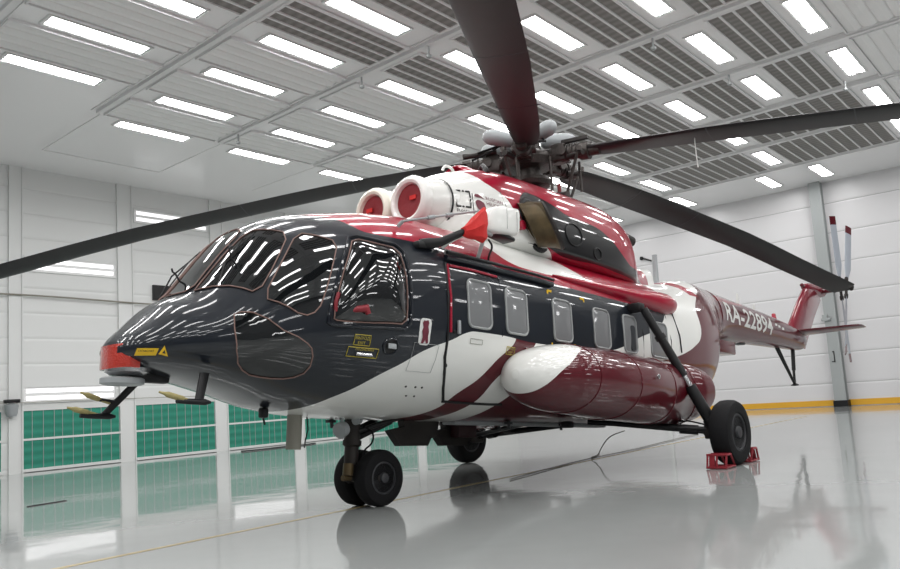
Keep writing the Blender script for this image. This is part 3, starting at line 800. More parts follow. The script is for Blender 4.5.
bm = BM(); lathe(bm, (15.05,0,4.62), (-1,0,.1), [(0,.05),(.12,.05),(.15,.02)], 12); part('tail_light', bm, M['maroon'], pyl)
bm = BM(); R = []
P_ = [(14.86,3.05),(15.02,3.3),(15.62,3.98),(16.1,4.5)]
for x, z in P_: box(bm, (x-.02, 0, z-.06), (.03, .10, .22))
bm.free()
# stabiliser
for sd in (-1, 1):
    bm = BM(); foil(bm, [((13.55, sd*.15, 3.28),(14.25, sd*.15, 3.22),.09,(0,0,1)), ((13.95, sd*1.45, 3.33),(14.45, sd*1.45, 3.30),.06,(0,0,1)), ((14.05, sd*1.52, 3.33),(14.42, sd*1.52, 3.31),.02,(0,0,1))]); part('stabiliser', bm, M['maroon'])
# tail rotor
TR = Vector((16.1,-.50,4.62))
bm = BM(); rod(bm, TR, TR+Vector((0,-.34,0)), .07); lathe(bm, TR+Vector((0,-.34,0)), (0,-1,0), [(0,.10),(.05,.09),(.08,.03)], 16)
trh = part('tail_rotor_hub', bm, M['soot'])
for ang, off in ((-6,-.10),(174,-.10),(21,-.24),(201,-.24)):
    a = math.radians(ang); d = Vector((math.sin(a),0,math.cos(a))); e = Vector((math.cos(a),0,-math.sin(a))); c = TR+Vector((0,off,0)); nn = Vector((0,1,0))
    tw = (e*.88-nn*.47).normalized(); tn = d.cross(tw)
    bm = BM(); rod(bm, c, c+d*.30, .035); lathe(bm, c+d*.20, d, [(0,.05),(.08,.05),(.12,.035)], 12); bl = part('tail_rotor_grip', bm, M['soot'], trh)
    bm = BM(); foil(bm, [(c+d*r-tw*w*.3, c+d*r+tw*w*.7, .02, tn) for r, w in ((.26,.07),(.5,.17),(.62,.21),(1.72,.21))]); o = part('tail_rotor_blade', bm, M['tailblade'])
    bm = BM(); foil(bm, [(c+d*r-tw*w*.3, c+d*r+tw*w*.7, .021, tn) for r, w in ((1.72,.212),(1.94,.212),(1.95,.20))]); part('blade_tip', bm, M['maroon'], o, label='dark red blade tip')
# tail skid
bm = BM()
for sd in (-1,1): rod(bm, (12.72, sd*.025, 2.82), (13.74, 0, 2.0), .028, n=10)
rod(bm, (13.80, 0, 2.88), (13.74, 0, 2.35), .045); rod(bm, (13.74,0,2.35), (13.73,0,1.98), .03)
sk = part('tail_skid', bm, M['black']); bm = BM(); lathe(bm, (13.73,0,2.03), (.1,0,-1), [(0,.04),(.03,.09),(.05,.08),(.06,.02)], 16); part('skid_foot', bm, M['black'], sk)

# registration lettering on the boom
def lettering(txt, h, m, place, name, parent, spacing=1.0, bold=0, cuts=10, label=None, width=None):
    cu = bpy.data.curves.new('lettering', 'FONT'); cu.body = txt; cu.size = 1; cu.space_character = spacing; cu.offset = bold; cu.resolution_u = 3
    o = bpy.data.objects.new('tmp', cu); C.objects.link(o); dg = bpy.context.evaluated_depsgraph_get()
    me = bpy.data.meshes.new_from_object(o.evaluated_get(dg)); bpy.data.objects.remove(o); bpy.data.curves.remove(cu)
    bm = bmesh.new(); bm.from_mesh(me); bpy.data.meshes.remove(me)
    xs_ = [v.co.x for v in bm.verts]; ys_ = [v.co.y for v in bm.verts]; x0, x1, y0, y1 = min(xs_), max(xs_), min(ys_), max(ys_)
    for i in range(1, cuts):
        bmesh.ops.bisect_plane(bm, geom=bm.verts[:]+bm.edges[:]+bm.faces[:], plane_co=(0, y0+(y1-y0)*i/cuts, 0), plane_no=(0,1,0))
    W = width or (x1-x0)/(y1-y0)*h
    for v in bm.verts:
        v.co = place((v.co.x-x0)/(x1-x0)*W, (v.co.y-y0)/(y1-y0)*h)
    o = part(name, bm, m, parent, label, smooth=False)
    return o
M['lettering'] = mat('white_lettering', (.72,.72,.70), .4)
lettering('RA-22894', .39, M['lettering'], lambda u, v: (8.78+u, -(boom_y(8.78+u, 2.95+v)+.006), 2.95+v-.0*u), 'registration', boom, bold=.018, width=2.80)
lettering('RA-22894', .39, M['lettering'], lambda u, v: (11.58-u, boom_y(11.58-u, 2.95+v)+.006, 2.95+v), 'registration', boom, bold=.018, width=2.80)
for x, z in ((11.85,3.22),(12.05,3.2),(12.3,3.18)):
    bm = BM(); box(bm, (x, -(boom_y(x, z)+.003), z), (.12,.006,.05)); part('service_mark', bm, M['lettering'], boom, smooth=False)
# emblems on the cowl
def cw(x, z, off=.008): return Vector((x, -(cowl_y(x, z)+off), z))
bm = BM()
fr = [((.80,3.575),(.97,3.575)),((.97,3.575),(.95,3.37)),((.95,3.37),(.79,3.37)),((.79,3.37),(.80,3.575))]
for (a, b_), gap in zip(fr, (.1,0,.1,0)):
    for s0, s1 in ((0,.38),(.5,.62),(.72,1)):
        p = [cw(a[0]+(b_[0]-a[0])*t, a[1]+(b_[1]-a[1])*t) for t in (s0, s1)]
        tube(bm, p, .011, 4)
em = part('square_emblem', bm, M['ink'], cowl, smooth=False)
bm = BM(); tube(bm, [cw(1.00,3.56), cw(.985,3.30)], .006, 4); part('emblem_divider', bm, M['ink'], cowl)
lettering('Rostec', .04, M['ink'], lambda u, v: cw(.79+u, 3.30+v), 'company_lettering', cowl, width=.17, cuts=3)
def blob(name, pts, m, parent, fn):
    bm = BM(); vs = [bm.verts.new(fn(x, z)) for x, z in pts]; c = bm.verts.new(fn(sum(p[0] for p in pts)/len(pts), sum(p[1] for p in pts)/len(pts)))
    for i in range(len(vs)): bm.faces.new((vs[i], vs[(i+1) % len(vs)], c))
    return part(name, bm, m, parent, smooth=False)
blob('round_emblem', [(1.085+.062*math.cos(t)-.02*math.sin(t), 3.415+.085*math.sin(t)*(1 if math.sin(t) < .5 else .8)) for t in [2*PI*i/24 for i in range(24)]], M['emblem'], cowl, cw)
blob('emblem_leaf', [(1.02,3.53),(1.04,3.56),(1.08,3.56),(1.12,3.53),(1.15,3.50),(1.10,3.515),(1.05,3.515)], M['emblem'], cowl, cw)
lettering('RUSSIAN', .045, M['emblem'], lambda u, v: cw(1.17+u, 3.50+v-.1*u), 'company_lettering', cowl, width=.24, cuts=3)
lettering('HELICOPTERS', .045, M['emblem'], lambda u, v: cw(1.17+u, 3.435+v-.1*u), 'company_lettering', cowl, width=.33, cuts=3)

# --- side markings on the fuselage
def fs(x, z, off=.006): return Vector(onskin(x, yz_theta(x, -yy(x, z), z) % (2*PI), off))
blob('bear_emblem_plate', [(a, b_) for a, b_ in rrect(-.43,-.28,1.585,1.84,.04)], M['lettering'], None, fs)
blob('bear_emblem', [(-.40,1.79),(-.385,1.82),(-.36,1.815),(-.33,1.825),(-.315,1.80),(-.325,1.76),(-.31,1.72),(-.315,1.67),(-.30,1.61),(-.33,1.60),(-.345,1.64),(-.365,1.60),(-.395,1.60),(-.385,1.66),(-.40,1.72),(-.385,1.75)], M['emblem'], None, lambda x, z: fs(x, z, .010))
def stencil(x0, x1, z0, z1, n=1, m=M['yellowline'], w=.004):
    bm = BM(); P_ = [fs(*p) for p in ((x0,z0),((x0+x1)/2,z0),(x1,z0),(x1,(z0+z1)/2),(x1,z1),((x0+x1)/2,z1),(x0,z1),(x0,(z0+z1)/2))]
    tube(bm, P_, w, 4, closed=True)
    return part('stencil_frame', bm, m)
s_ = stencil(-1.165,-.995,1.525,1.615)
lettering('ВЫХОД', .036, M['yellowline'], lambda u, v: fs(-1.155+u, 1.568+v), 'stencil_lettering', s_, width=.15, cuts=3)
lettering('EXIT', .024, M['yellowline'], lambda u, v: fs(-1.125+u, 1.535+v), 'stencil_lettering', s_, width=.08, cuts=3)
s_ = stencil(-1.21,-.88,1.425,1.505); lettering('ПОДНОЖКА', .022, M['yellowline'], lambda u, v: fs(-1.13+u, 1.478+v), 'stencil_lettering', s_, width=.2, cuts=2)
bm = BM(); tube(bm, [fs(-1.12,1.452,.012), fs(-1.05,1.452,.02), fs(-.95,1.45,.012)], .016, 8); part('step_handle', bm, M['steel'], s_)
s_ = stencil(.31,.50,1.66,1.71,m=M['drab'],w=.003)
s_ = stencil(.92,1.06,1.60,1.68); lettering('ВЫХОД', .03, M['yellowline'], lambda u, v: fs(.94+u, 1.645+v), 'stencil_lettering', s_, width=.10, cuts=2)
lettering('EXIT', .022, M['yellowline'], lambda u, v: fs(.95+u, 1.612+v), 'stencil_lettering', s_, width=.08, cuts=2)
L = deg([(-.85,196),(-.72,193.5),(-.655,199),(-.70,203),(-.80,203)]); o = patch('step_recess', roundoff(L, 1), M['black'], .004, -.004, rings_n=2); outline('step_frame', roundoff(L, 1), M['navy'], .01, .006, o)
bm = BM(); box(bm, fs(-.74,1.545,.012), (.1,.02,.05), bevel=.008); part('step_plate', bm, M['grey'], o)
stencil(-.47,-.14,1.34,1.60,m=M['frame'],w=.0025)
for x, z in ((-.35,1.20),(-.22,1.20),(-.13,1.20),(-.25,1.12),(-.14,1.12)):
    bm = BM(); lathe(bm, fs(x, z, -.002), (0,-.9,-.3), [(0,.012),(.008,.011)], 10); part('drain_hole', bm, M['soot'])
stencil(1.47,1.70,1.63,1.72,m=M['frame'],w=.003)
# yellow plate and triangle on the nose
def band(x0, x1, z0, z1, off=.012):
    L = []
    for i in range(9): L.append((x0+(x1-x0)*i/8, z0))
    for i in range(9): L.append((x1-(x1-x0)*i/8, z1))
    return L
sgn = blob('warning_plate', band(-2.775,-2.655,1.375,1.425), M['yellow'], None, lambda x, z: fs(x, z, .010))
lettering('ОПАСНО', .014, M['ink'], lambda u, v: fs(-2.765+u, 1.40+v, .013), 'plate_lettering', sgn, width=.085, cuts=2)
tri = blob('warning_triangle', [(-2.645,1.385),(-2.58,1.37),(-2.625,1.445)], M['yellow'], None, lambda x, z: fs(x, z, .012))
blob('triangle_mark', [(-2.627,1.395),(-2.605,1.39),(-2.618,1.415)], M['ink'], tri, lambda x, z: fs(x, z, .016))

# nose lamp, plate and pitots
bm = BM()
R = []
for z, s in ((1.27,.97),(1.28,1),(1.455,1),(1.465,.97)):
    R.append([bm.verts.new(Vector((x*1.0, y*s, z+.004*abs(y)/.1))) for x, y in [(-2.70,-.24),(-2.79,-.245),(-2.84,-.20),(-2.875,-.12),(-2.885,-.04),(-2.885,.04),(-2.875,.12),(-2.84,.20),(-2.79,.245),(-2.70,.24)]])
skin(bm, R); part('nose_lamp', bm, M['redlens'], angle=30)
bm = BM(); lathe(bm, (-2.69,0,1.29), (0,0,-1), [(0,.185),(.035,.18),(.06,.14),(.065,.05)], 28); part('lamp_base', bm, M['steel'])
bm = BM(); lathe(bm, (-2.73,0,1.21), (0,0,-1), [(0,.16),(.01,.175),(.05,.175),(.06,.15)], 32); dd = part('round_sensor_plate', bm, M['grey'])
bm = BM(); box(bm, (-2.50,0,1.24), (.34,.10,.12), bevel=.02); part('sensor_arm', bm, M['black'], dd)
def pitot(sd, root, foot, heads):
    bm = BM(); foil(bm, [(Vector(root)+Vector((-.04,0,0)), Vector(root)+Vector((.05,0,0)), .03, (0,1,0)), (Vector(foot)+Vector((-.035,0,0)), Vector(foot)+Vector((.045,0,0)), .028, (0,1,0))]); pp = part('pitot_mast', bm, M['black'])
    bm = BM(); lathe(bm, Vector(foot)+Vector((.11,0,-.005)), (-1,0,0), [(0,.012),(.05,.026),(.2,.024),(.3,.018)], 12); part('pitot_head', bm, M['black'], pp)
    for a, b_ in heads:
        bm = BM(); a, b_ = Vector(a), Vector(b_); rod(bm, a+(a-b_)*.5, a, .012, .016); lathe(bm, a, b_-a, [(0,.014),(.02,.023),((b_-a).length*.65,.024),((b_-a).length*.8,.013),((b_-a).length,.008)], 12)
        part('probe_cover', bm, M['tan'], pp, label='tan cloth cover on the probe')
    return pp
pitot(-1, (-2.30,-.55,1.24), (-2.38,-.62,1.00), [((-2.50,-.62,1.01),(-2.72,-.62,1.06))])
pitot(1, (-2.42,.34,1.24), (-2.72,.35,.91), [((-2.83,.35,.93),(-3.02,.35,.97)), ((-2.75,.35,1.045),(-2.92,.35,1.10))])
bm = BM(); rod(bm, (-2.63,.35,1.03), (-2.76,.35,1.045), .016); part('upper_probe_stem', bm, M['black'])
# wipers and small mirrors
for sd in (-1, 1):
    bm = BM(); a = onskin(-2.16, math.radians(128 if sd < 0 else 52), .02); b_ = onskin(-1.93, math.radians(116 if sd < 0 else 64), .03)
    tube(bm, [a, (a+b_)/2+Vector((-.03,0,.03)), b_], .008, 6); tube(bm, [onskin(-2.15, math.radians(116 if sd < 0 else 64), .02), b_, onskin(-1.8, math.radians(116 if sd < 0 else 64), .02)], .007, 6); part('wiper', bm, M['black'])
bm = BM(); a = onskin(-2.16, math.radians(78), .0); tube(bm, [a, a+Vector((-.05,.0,.07)), a+Vector((-.09,-.02,.08)), a+Vector((-.1,-.02,.11))], .009, 6); part('temperature_probe', bm, M['black'])
bm = BM(); a = onskin(-2.02, math.radians(124), .0); tube(bm, [a, a+Vector((-.06,-.02,.03)), a+Vector((-.08,-.02,.12)), a+Vector((-.05,-.02,.14))], .009, 6); part('temperature_probe', bm, M['black'])

# --- hoist on the port roof edge
hb = BM(); tube(hb, [(-.32,-1.12,2.62),(-.22,-1.17,2.625),(-.12,-1.22,2.65),(0,-1.29,2.72),(.14,-1.36,2.80)], [.045,.06,.045,.04,.036], 12)
hoist = part('hoist_arm', hb, M['black'])
bm = BM(); box(bm, (-.26,-1.12,2.61), (.26,.12,.08), Matrix.Rotation(-.15, 3, 'Y'), bevel=.03); part('hoist_root', bm, M['black'], hoist)
bm = BM(); R = []
for x, y, z, a, b_ in ((.50,-1.29,2.99,.03,.06),(.53,-1.28,3.0,.06,.11),(.62,-1.26,3.03,.10,.145),(.74,-1.24,3.05,.125,.165),(1.02,-1.22,3.08,.14,.165),(1.06,-1.22,3.08,.12,.145)):
    R.append([bm.verts.new((x+.02*math.sin(t), y+a*math.copysign(abs(math.cos(t))**.4, math.cos(t)), z+b_*math.copysign(abs(math.sin(t))**.4, math.sin(t)))) for t in [2*PI*(i+.5)/32 for i in range(32)]])
skin(bm, R); pod = part('hoist_pod', bm, M['white'], label='white rounded hoist housing')
bm = BM(); box(bm, (.84,-1.22,2.895), (.36,.18,.05), Matrix.Rotation(.10, 3, 'Y'), bevel=.02); part('pod_underside', bm, M['black'], pod)
for j, (x0,) in enumerate(((.80,),(.98,))):
    bm = BM(); tube(bm, [(x0,-1.364,2.95),(x0,-1.364,3.18)], .003, 4); part('pod_seam', bm, M['frame'], pod)
bm = BM(); R = []
for (x, y, z), a, b_ in (((.07,-1.36,2.77),.04,.05),((.14,-1.37,2.79),.07,.08),((.26,-1.37,2.86),.09,.14),((.37,-1.36,2.90),.08,.19),((.42,-1.35,2.93),.05,.18)):
    R.append([bm.verts.new(Vector((x+.01*math.sin(i*2.3), y+a*math.cos(2*PI*i/14)*(1+.12*math.sin(3*i)), z+b_*math.sin(2*PI*i/14)*(1+.08*math.cos(5*i))))) for i in range(14)])
skin(bm, R); part('hoist_cover', bm, M['redcloth'], hoist, label='bright red cloth cover over the hoist head')
bm = BM(); tube(bm, smooth_path([(-.05,-1.16,2.62),(.02,-1.25,2.70),(.12,-1.32,2.76),(.28,-1.36,2.79)], 1), .028, 10); part('hoist_brace', bm, M['white'], hoist, label='white bent brace tube')
bm = BM(); rod(bm, (.50,-1.30,2.86), (.50,-1.18,2.58), .022); rod(bm, (.50,-1.30,2.86), (.62,-1.28,2.86), .022); part('pod_strut', bm, M['frame'], pod)
bm = BM(); tube(bm, smooth_path([(.62,-1.24,2.82),(.66,-1.27,2.74),(.64,-1.22,2.64),(.70,-1.17,2.58)], 2), .012, 8); part('pod_cable', bm, M['black'], pod)
bm = BM(); rod(bm, (-.48,-1.04,2.83), (.52,-1.24,3.12), .012, n=8); rod(bm, (-.18,-1.10,2.915), (-.10,-1.116,2.94), .024, n=8); rod(bm, (.05,-1.146,2.98), (.13,-1.162,3.005), .024, n=8); rod(bm, (-.48,-1.04,2.83), (-.50,-.99,2.78), .02, n=8); part('stay_rod', bm, M['grey'])

# --- main rotor (built level with the ground, as it hangs)
HUBG = Vector((3.62, .10, 4.5))
def gp(az, r, z=0, s=0):   # azimuth, radius, height over hub, sideways
    a = math.radians(az); return g2b(HUBG+Vector((math.cos(a)*r-math.sin(a)*s, math.sin(a)*r+math.cos(a)*s, z)))
up_b = g2b((0,0,1))
DR = ([0,.6,1.1,2.0,3.2,4.5,6.0,8.3,10.7], [0,-.01,-.04,-.12,-.25,-.42,-.62,-1.03,-1.44])
bm = BM()
lathe(bm, g2b(HUBG+Vector((0,0,-.62))), up_b, [(0,.16),(.2,.16),(.22,.30),(.28,.33),(.34,.30),(.36,.18),(.48,.18),(.5,.36),(.60,.42),(.66,.40),(.76,.22),(.86,.20),(.9,.12)], 32)
hub = part('rotor_hub', bm, M['oily'])
bm = BM(); lathe(bm, g2b(HUBG+Vector((0,0,-.80))), up_b, [(-.1,.42),(0,.40),(.06,.22),(.18,.17)], 28); part('mast_base', bm, M['soot'], hub)
PIT = (20, 6, -3, 6, 7)
BLADES = (-8, 65, 127, 211.1, 281)
for bi, az in enumerate(BLADES):
    bm = BM()
    rod(bm, gp(az,.22), gp(az,.62), .12, .10); box(bm, gp(az,.52), (.22,.22,.26), Matrix.Rotation(math.radians(az), 3, 'Z'), bevel=.03)
    rod(bm, gp(az,.50,-.14), gp(az,.50,.14), .085); rod(bm, gp(az,.60,0,-.17), gp(az,.60,0,.17), .07)
    rod(bm, gp(az,.58,-.01), gp(az,.90,-.03), .105, .10); rod(bm, gp(az,.84,-.03), gp(az,.97,-.04), .13); rod(bm, gp(az,.96,-.04), gp(az,1.12,-.05), .09, .08)
    for q in range(3): rod(bm, gp(az,.64+.08*q,-.01), gp(az,.665+.08*q,-.01), .125)
    part('blade_grip', bm, M['oily'], hub)
    bm = BM(); box(bm, gp(az,.76,.16), (.40,.06,.05), Matrix.Rotation(math.radians(az), 3, 'Z')); rod(bm, gp(az,.45,.16,.12), gp(az,.95,.10,.16), .035); rod(bm, gp(az,.70,-.12,-.15), gp(az,.95,-.12,-.24), .04); part('grip_linkage', bm, M['soot'], hub)
    bm = BM(); lathe(bm, gp(az+36,.22,.30), (gp(az+36,1.0,.30)-gp(az+36,.22,.30)), [(0,.05),(.03,.095),(.06,.11),(.40,.115),(.47,.10),(.53,.06),(.545,.02)], 20); part('damper_tank', bm, M['grey'], hub)
    bm = BM(); tube(bm, [gp(az+36,.3,.24), gp(az+24,.5,.20), gp(az+14,.75,.14)], .018, 6); tube(bm, [gp(az+36,.4,.24), gp(az+30,.62,.10), gp(az+16,.85,.02)], .014, 6); part('hydraulic_hose', bm, M['rubber'], hub)
    bm = BM(); rod(bm, gp(az,.90,-.06,-.26), gp(az+4,.62,-.66,-.20), .022); rod(bm, gp(az,.90,-.03,-.26), gp(az,.90,-.1,-.26), .045); rod(bm, gp(az+4,.62,-.62,-.20), gp(az+4,.62,-.70,-.20), .045); part('pitch_link', bm, M['oily'], hub)
    bm = BM(); tube(bm, [gp(az+4,.15,-.60), gp(az+4,.4,-.62,-.12), gp(az+4,.64,-.67,-.2)], [.09,.06,.045], 8); part('swashplate_arm', bm, M['soot'], hub)
    # blade
    bm = BM(); st = []
    A = math.radians(az); rd = Vector((math.cos(A), math.sin(A), 0)); tg = Vector((-math.sin(A), math.cos(A), 0))
    for r, cfrac in ((.90,.30),(1.0,.36),(1.3,.42),(1.8,.46),(2.4,.50),(3,.52),(3.6,.52),(4,.52),(5,.52),(6,.52),(7,.52),(8,.52),(9,.52),(9.8,.52),(10.45,.52),(10.62,.50),(10.66,.40)):
        z = interp(DR, r)*(1, 1, 1, .6, .88)[bi]; pit = math.radians(PIT[bi]-r*.4)
        # rotor turns clockwise seen from above: leading edge on the -tangent side
        e = tg*math.cos(pit)+Vector((0,0,-math.sin(pit)))
        if bi == 3 and r < 4: cfrac = min(cfrac, interp(([.9,1.3,1.8,2.4,3,3.6,4], [.30,.38,.43,.46,.48,.50,.52]), r))
        c = HUBG+rd*r+Vector((0,0,z)); le = c-e*cfrac*.28; te = c+e*cfrac*.72
        if r > 10.64: le = le+e*.1
        th = .06 if r > 1.5 else .10
        st.append((g2b(le), g2b(te), th, g2b(rd.cross(e))))
    foil(bm, st, 18)
    bl = part('rotor_blade', bm, M['blade'])
    for r in (2.6, 4.3, 6.6):
        z = interp(DR, r)*(1, 1, 1, .6, .88)[bi]; bm = BM(); pit = math.radians(PIT[bi]-r*.4); e = tg*math.cos(pit)+Vector((0,0,-math.sin(pit))); c = HUBG+rd*r+Vector((0,0,z))
        foil(bm, [(g2b(c+rd*q-e*.52*.285), g2b(c+rd*q+e*.52*.725), .064, g2b(rd.cross(e))) for q in (-.008,.008)], 18)
        part('blade_joint_strip', bm, M['darkgrey'], bl)
    if bi == 4:
        z = interp(DR, 2.4); bm = BM(); p = gp(az, 2.4, z+.0, .1); tube(bm, [p, p+g2b((0,0,-.25)), p+g2b((.02,0,-.42))], .008, 6); part('blade_tie_tape', bm, M['lettering'], bl, label='white tape hanging from the blade')
# thin upright links under the hub, port side
bm = BM(); 
for a_, r0_, z0_, z1_, t_ in ((250,.55,-.1,-.95,.02),(200,.55,0,-.8,.03),(300,.75,-.1,-.55,.02)):
    bm = BM(); rod(bm, gp(a_,r0_,z0_), gp(a_,r0_,z1_), t_); part('control_rod', bm, M['oily'], hub)

bm = BM(); tube(bm, [gp(279,.15,-.66), gp(279,.3,-.66), gp(279,0.47,-.60)], [.1,.08,.035], 8); part('swashplate_lever', bm, M['soot'], hub)
bm = BM(); rod(bm, gp(279,0.47,-.61), gp(279,0.47,-.44), .028); part('lever_flag', bm, M['chock'], hub, label='red sleeve on the swashplate lever')

# --- undercarriage
def gb(x, y, z): return g2b((x, y, z))
AX = Vector((0,1,0))
def wheel(c, R_, W_, parent, nspoke=0, sd=-1):
    bm = BM(); rh = R_*.56
    prof = [(-W_*.36, rh*.98), (-W_*.46, rh*1.08), (-W_*.5, R_*.78), (-W_*.44, R_*.92), (-W_*.28, R_*.985), (0, R_), (W_*.28, R_*.985), (W_*.44, R_*.92), (W_*.5, R_*.78), (W_*.46, rh*1.08), (W_*.36, rh*.98)]
    lathe(bm, c, AX, prof, 48, cap=True)
    t = part('tyre', bm, M['rubber'], parent)
    bm = BM()
    for s in (-1, 1):
        lathe(bm, Vector(c)+AX*(s*W_*.36), AX*s, [(0, rh*1.02), (.012, rh*1.02), (.016, rh*.93), (-.03, rh*.86), (-.04, rh*.40), (.0, rh*.34), (.03, rh*.30), (.04, rh*.1)], 32)
        for q in range(8):
            a = 2*PI*q/8; p = Vector(c)+AX*(s*(W_*.36-.035))+Vector((math.cos(a), 0, math.sin(a)))*rh*.62
            rod(bm, p, p+AX*s*.03, .018 if R_ > .4 else .010, n=8)
    part('wheel_hub', bm, M['darkgrey'], parent)
    return t
# nose gear
bm = BM(); p0 = gb(-.13,0,.98); p1 = gb(-.16,0,.66); p2 = gb(-.19,0,.46)
rod(bm, p0, p1, .085); lathe(bm, p1, p2-p1, [(-.05,.10),(0,.10),(.02,.075),(.2,.075)], 20); rod(bm, p2, gb(-.20,0,.30), .06); rod(bm, gb(-.20,-.08,.33), gb(-.20,.08,.33), .05)
box(bm, gb(-.10,0,.31), (.28,.07,.10), bevel=.02); rod(bm, gb(0,-.24,.2975), gb(0,.24,.2975), .035)
ng = part('nose_gear_leg', bm, M['soot'])
bm = BM(); rod(bm, gb(-.27,-.06,.48), gb(-.29,-.06,.36), .055); rod(bm, gb(-.36,-.06,.34), gb(-.26,-.06,.33), .03); part('tow_fitting', bm, M['bronze'], ng)
for s in (-1, 1): wheel(gb(.05, s*.16, .2975), .2975, .20, ng)
bm = BM()
for s in (-1, 1): rod(bm, gb(-.12, s*.05, .80), gb(.62, s*.22, .955), .028)
rod(bm, gb(-.12,0,.72), gb(.42,0,.87), .034); rod(bm, gb(.42,0,.87), gb(.68,0,.98), .025); part('drag_strut', bm, M['black'], ng)
bm = BM(); tube(bm, smooth_path([gb(-.06,-.08,.85), gb(.04,-.13,.78), gb(.03,-.12,.66), gb(-.08,-.09,.60), gb(-.1,-.09,.5)], 2), .010, 6); part('brake_hose', bm, M['rubber'], ng)
bm = BM(); c_ = gb(-.38,-.12,.84); lathe(bm, c_, (-.9,-.2,-.3), [(-.06,.03),(-.03,.075),(.03,.085),(.06,.08),(.065,.02)], 20); rod(bm, c_, gb(-.38,-.12,1.0), .02); part('landing_lamp', bm, M['grey'])
bm = BM(); c_ = gb(-.16,-.12,.92); lathe(bm, c_, (-.9,-.3,-.1), [(-.05,.02),(-.02,.045),(.05,.05),(.055,.02)], 16); part('nose_gear_lamp', bm, M['grey'])
# main gear legs
for sd in (-1, 1):
    wc = gb(4.28, sd*2.25, .4325)
    bm = BM(); top = Vector((3.71, sd*1.40, 2.42)); bot = wc+Vector((-.02, -sd*.17, .0)); d = bot-top
    m1 = top+d*.56; m2 = top+d*.64
    rod(bm, top, m1, .055, .06); rod(bm, top+d*.22, top+d*.26, .075); rod(bm, m2, top+d*.94, .075, .08); rod(bm, top+d*.9, bot, .09)
    lg = part('main_gear_leg', bm, M['black'])
    bm = BM(); rod(bm, m1, m2, .04); part('chrome_piston', bm, M['steel'], lg)
    bm = BM(); rod(bm, wc+AX*(-sd*.34), wc+AX*(sd*.05), .06); box(bm, wc+Vector((0,-sd*.24,0)), (.2,.14,.2), bevel=.02); part('axle', bm, M['soot'], lg)
    bm = BM(); rod(bm, wc+Vector((0,-sd*.2,.0)), Vector((4.45, sd*.45, .93)), .05, .045); rod(bm, wc+Vector((-.05,-sd*.24,.02)), Vector((3.55, sd*.55, .93)), .035)
    q1 = wc+Vector((.05,-sd*.45,.02)); rod(bm, q1, q1+Vector((-.10,-sd*.22,.02)), .065); part('lower_strut', bm, M['black'], lg)
    bm = BM(); tube(bm, smooth_path([wc+Vector((.0,-sd*.3,.08)), wc+Vector((-.05,-sd*.6,.16)), wc+Vector((0,-sd*.9,.10)), Vector((4.3,sd*.8,.98))], 2), .012, 6); part('brake_hose', bm, M['rubber'], lg)
    wheel(wc-Vector((0,0,.018)), .4145, .27, lg, sd=sd)
    bm = BM(); box(bm, (3.71, sd*1.29, 2.45), (.16,.2,.12), bevel=.03); part('leg_mount', bm, M['black'], lg)
# belly pieces
bm = BM(); rod(bm, (-.975,-.02,1.0), (-.985,-.02,.605), .075, n=24); part('drain_pipe', bm, M['drab'])
bm = BM(); tube(bm, [(-.80,.02,.95),(-.78,.02,.80),(-.81,.02,.70),(-.82,.02,.62)], .007, 6); part('static_wire', bm, M['black'])
bm = BM(); box(bm, (-1.40,-.10,.95), (.07,.09,.10), bevel=.02); rod(bm, (-1.40,-.10,.90), (-1.38,-.10,.84), .010, n=8); part('belly_lamp', bm, M['black'])
for (x, y) in ((-.3,.25),(2.1,-.3),(2.4,.1),(3.4,-.2)):
    bm = BM(); rod(bm, (x,y,.95), (x+.02,y,.83), .02, n=8); box(bm, (x,y,.90), (.10,.06,.03)); part('belly_antenna', bm, M['darkgrey'])
bm = BM(); rod(bm, (-.50,-.1,.98), (-.50,-.1,.90), .03); part('short_mast', bm, M['steel'])
for (x, y) in ((.72, 0), (1.80, .35)):
    bm = BM(); R = []
    for yy_ in (y-.05, y+.05):
        R.append([bm.verts.new((a, yy_, b_)) for a, b_ in ((x-.42,.80),(x-.26,.63),(x+.18,.63),(x+.24,.72),(x+.32,.72),(x+.38,.93),(x-.22,.93),(x-.20,.84))])
    skin(bm, R); part('belly_step_box', bm, M['soot'], smooth=False)
bm = BM(); box(bm, (1.85,.3,.83), (.34,.3,.2), bevel=.02); part('belly_housing', bm, mat('dull_dark_red', (.03,.004,.006), .5))
bm = BM(); box(bm, (2.9,-.1,.90), (3.4,.22,.05), bevel=.02); part('belly_keel_strip', bm, M['grey'])
bm = BM(); box(bm, (3.05,-.55,.89), (.13,.13,.09), bevel=.02); part('belly_vent', bm, M['black'])

# grounding cable from the belly
bm = BM(); P_ = smooth_path([(5.3,-.3,.40),(4.85,-.28,.36),(4.6,-.27,.22),(4.75,-.1,.06),(5.0,.2,.012),(5.5,.30,.012)], 2)
tube(bm, P_, .008, 6); tag(link('grounding_cable', bm, M['drab']), 'thin grounding cable hanging from the belly onto the floor', 'cable')

bm = BM(); tube(bm, smooth_path([(2.3,-.22,.012),(3.95,.06,.012),(5.2,.16,.012),(6.3,.14,.012),(8.5,.4,.012),(10,.5,.012)], 2), .007, 6); tag(link('floor_cable', bm, M['drab']), 'thin grey cable lying along the floor under the fuselage beside the yellow line', 'cable')
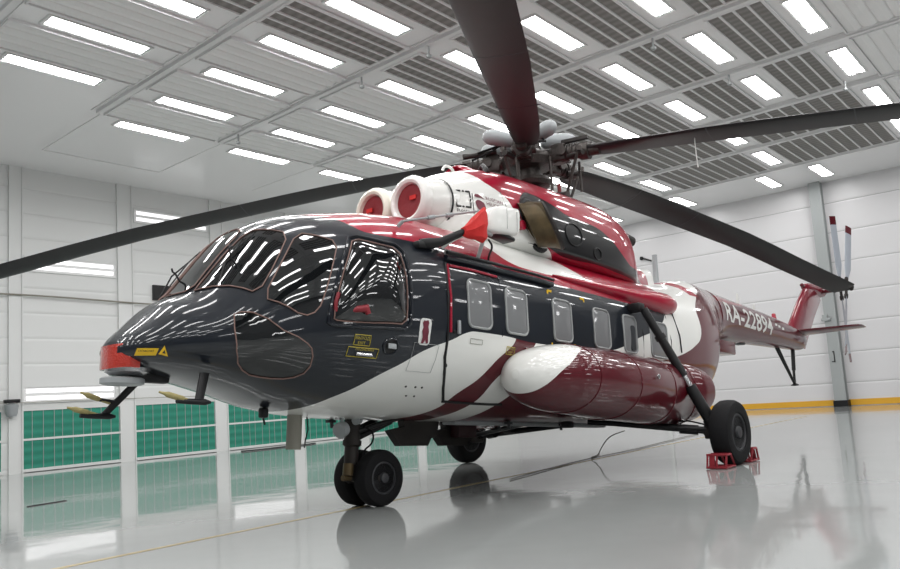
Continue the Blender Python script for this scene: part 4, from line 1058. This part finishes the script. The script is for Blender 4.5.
# wheel chocks
def chock():
    bm = BM()
    for y in (-.12, .0, .12):
        tube(bm, [(-.15,y,.02),(.12,y,.02),(.02,y,.17),(-.11,y,.17),(-.15,y,.02)], .014, 6)
    for x, z in ((-.15,.02),(.12,.02),(.02,.17),(-.11,.17)): rod(bm, (x,-.13,z), (x,.13,z), .015, n=8)
    box(bm, (-.13,.06,.095), (.012,.07,.15), Matrix.Rotation(.26,3,'Y'))
    return link('wheel_chock', bm, M['chock'], smooth=False)
ch = chock()
def hang(x, y): return (x*math.cos(YAW)-y*math.sin(YAW), x*math.sin(YAW)+y*math.cos(YAW))
for i, (dx, dy, rz, lab) in enumerate(((-.38,.0,0,'red metal wheel chock in front of the port main wheel'), (.38,0,PI,'red metal wheel chock behind the port main wheel'))):
    o = ch if i == 0 else ch.copy()
    if i: C.objects.link(o)
    x, y = hang(4.28+dx, -2.25+dy); o.location = (x, y, .0); o.rotation_euler = (0,0,YAW+rz); tag(o, lab, 'chock', 'wheel chocks at the port main wheel')

# ---------------------------------------------------------------- camera and world
cam = bpy.data.cameras.new('camera'); co_ = bpy.data.objects.new('camera', cam); C.objects.link(co_)
r_ = Vector((0.6509834757046784, -0.756240760925796, -0.06572994655276503)); u_ = Vector((-0.04657564950060991, -0.1262194999703318, 0.9909083442482638)); f_ = Vector((0.7576616812489942, 0.6420035430911674, 0.11738921341134757))
co_.matrix_world = Matrix(((r_.x,u_.x,-f_.x,-5.762260941391752),(r_.y,u_.y,-f_.y,-6.156679386718984),(r_.z,u_.z,-f_.z,1.0763489840231821),(0,0,0,1)))
cam.sensor_width = 36; cam.lens = 769.552/900*36; cam.shift_x = 5.08/900; cam.shift_y = 23.57/900; cam.clip_end = 200
bpy.context.scene.camera = co_
w = bpy.data.worlds.new('world'); bpy.context.scene.world = w; w.use_nodes = True
w.node_tree.nodes['Background'].inputs[0].default_value = (.5,.5,.5,1); w.node_tree.nodes['Background'].inputs[1].default_value = .2
vs = bpy.context.scene.view_settings
vs.view_transform = 'Standard'; vs.look = 'None'; vs.exposure = EXPO; vs.gamma = 1; vs.use_curve_mapping = False
cy = bpy.context.scene.cycles
cy.max_bounces = 7; cy.diffuse_bounces = 4; cy.glossy_bounces = 4; cy.sample_clamp_indirect = 6; cy.use_denoising = True; cy.denoising_input_passes = 'RGB_ALBEDO_NORMAL'
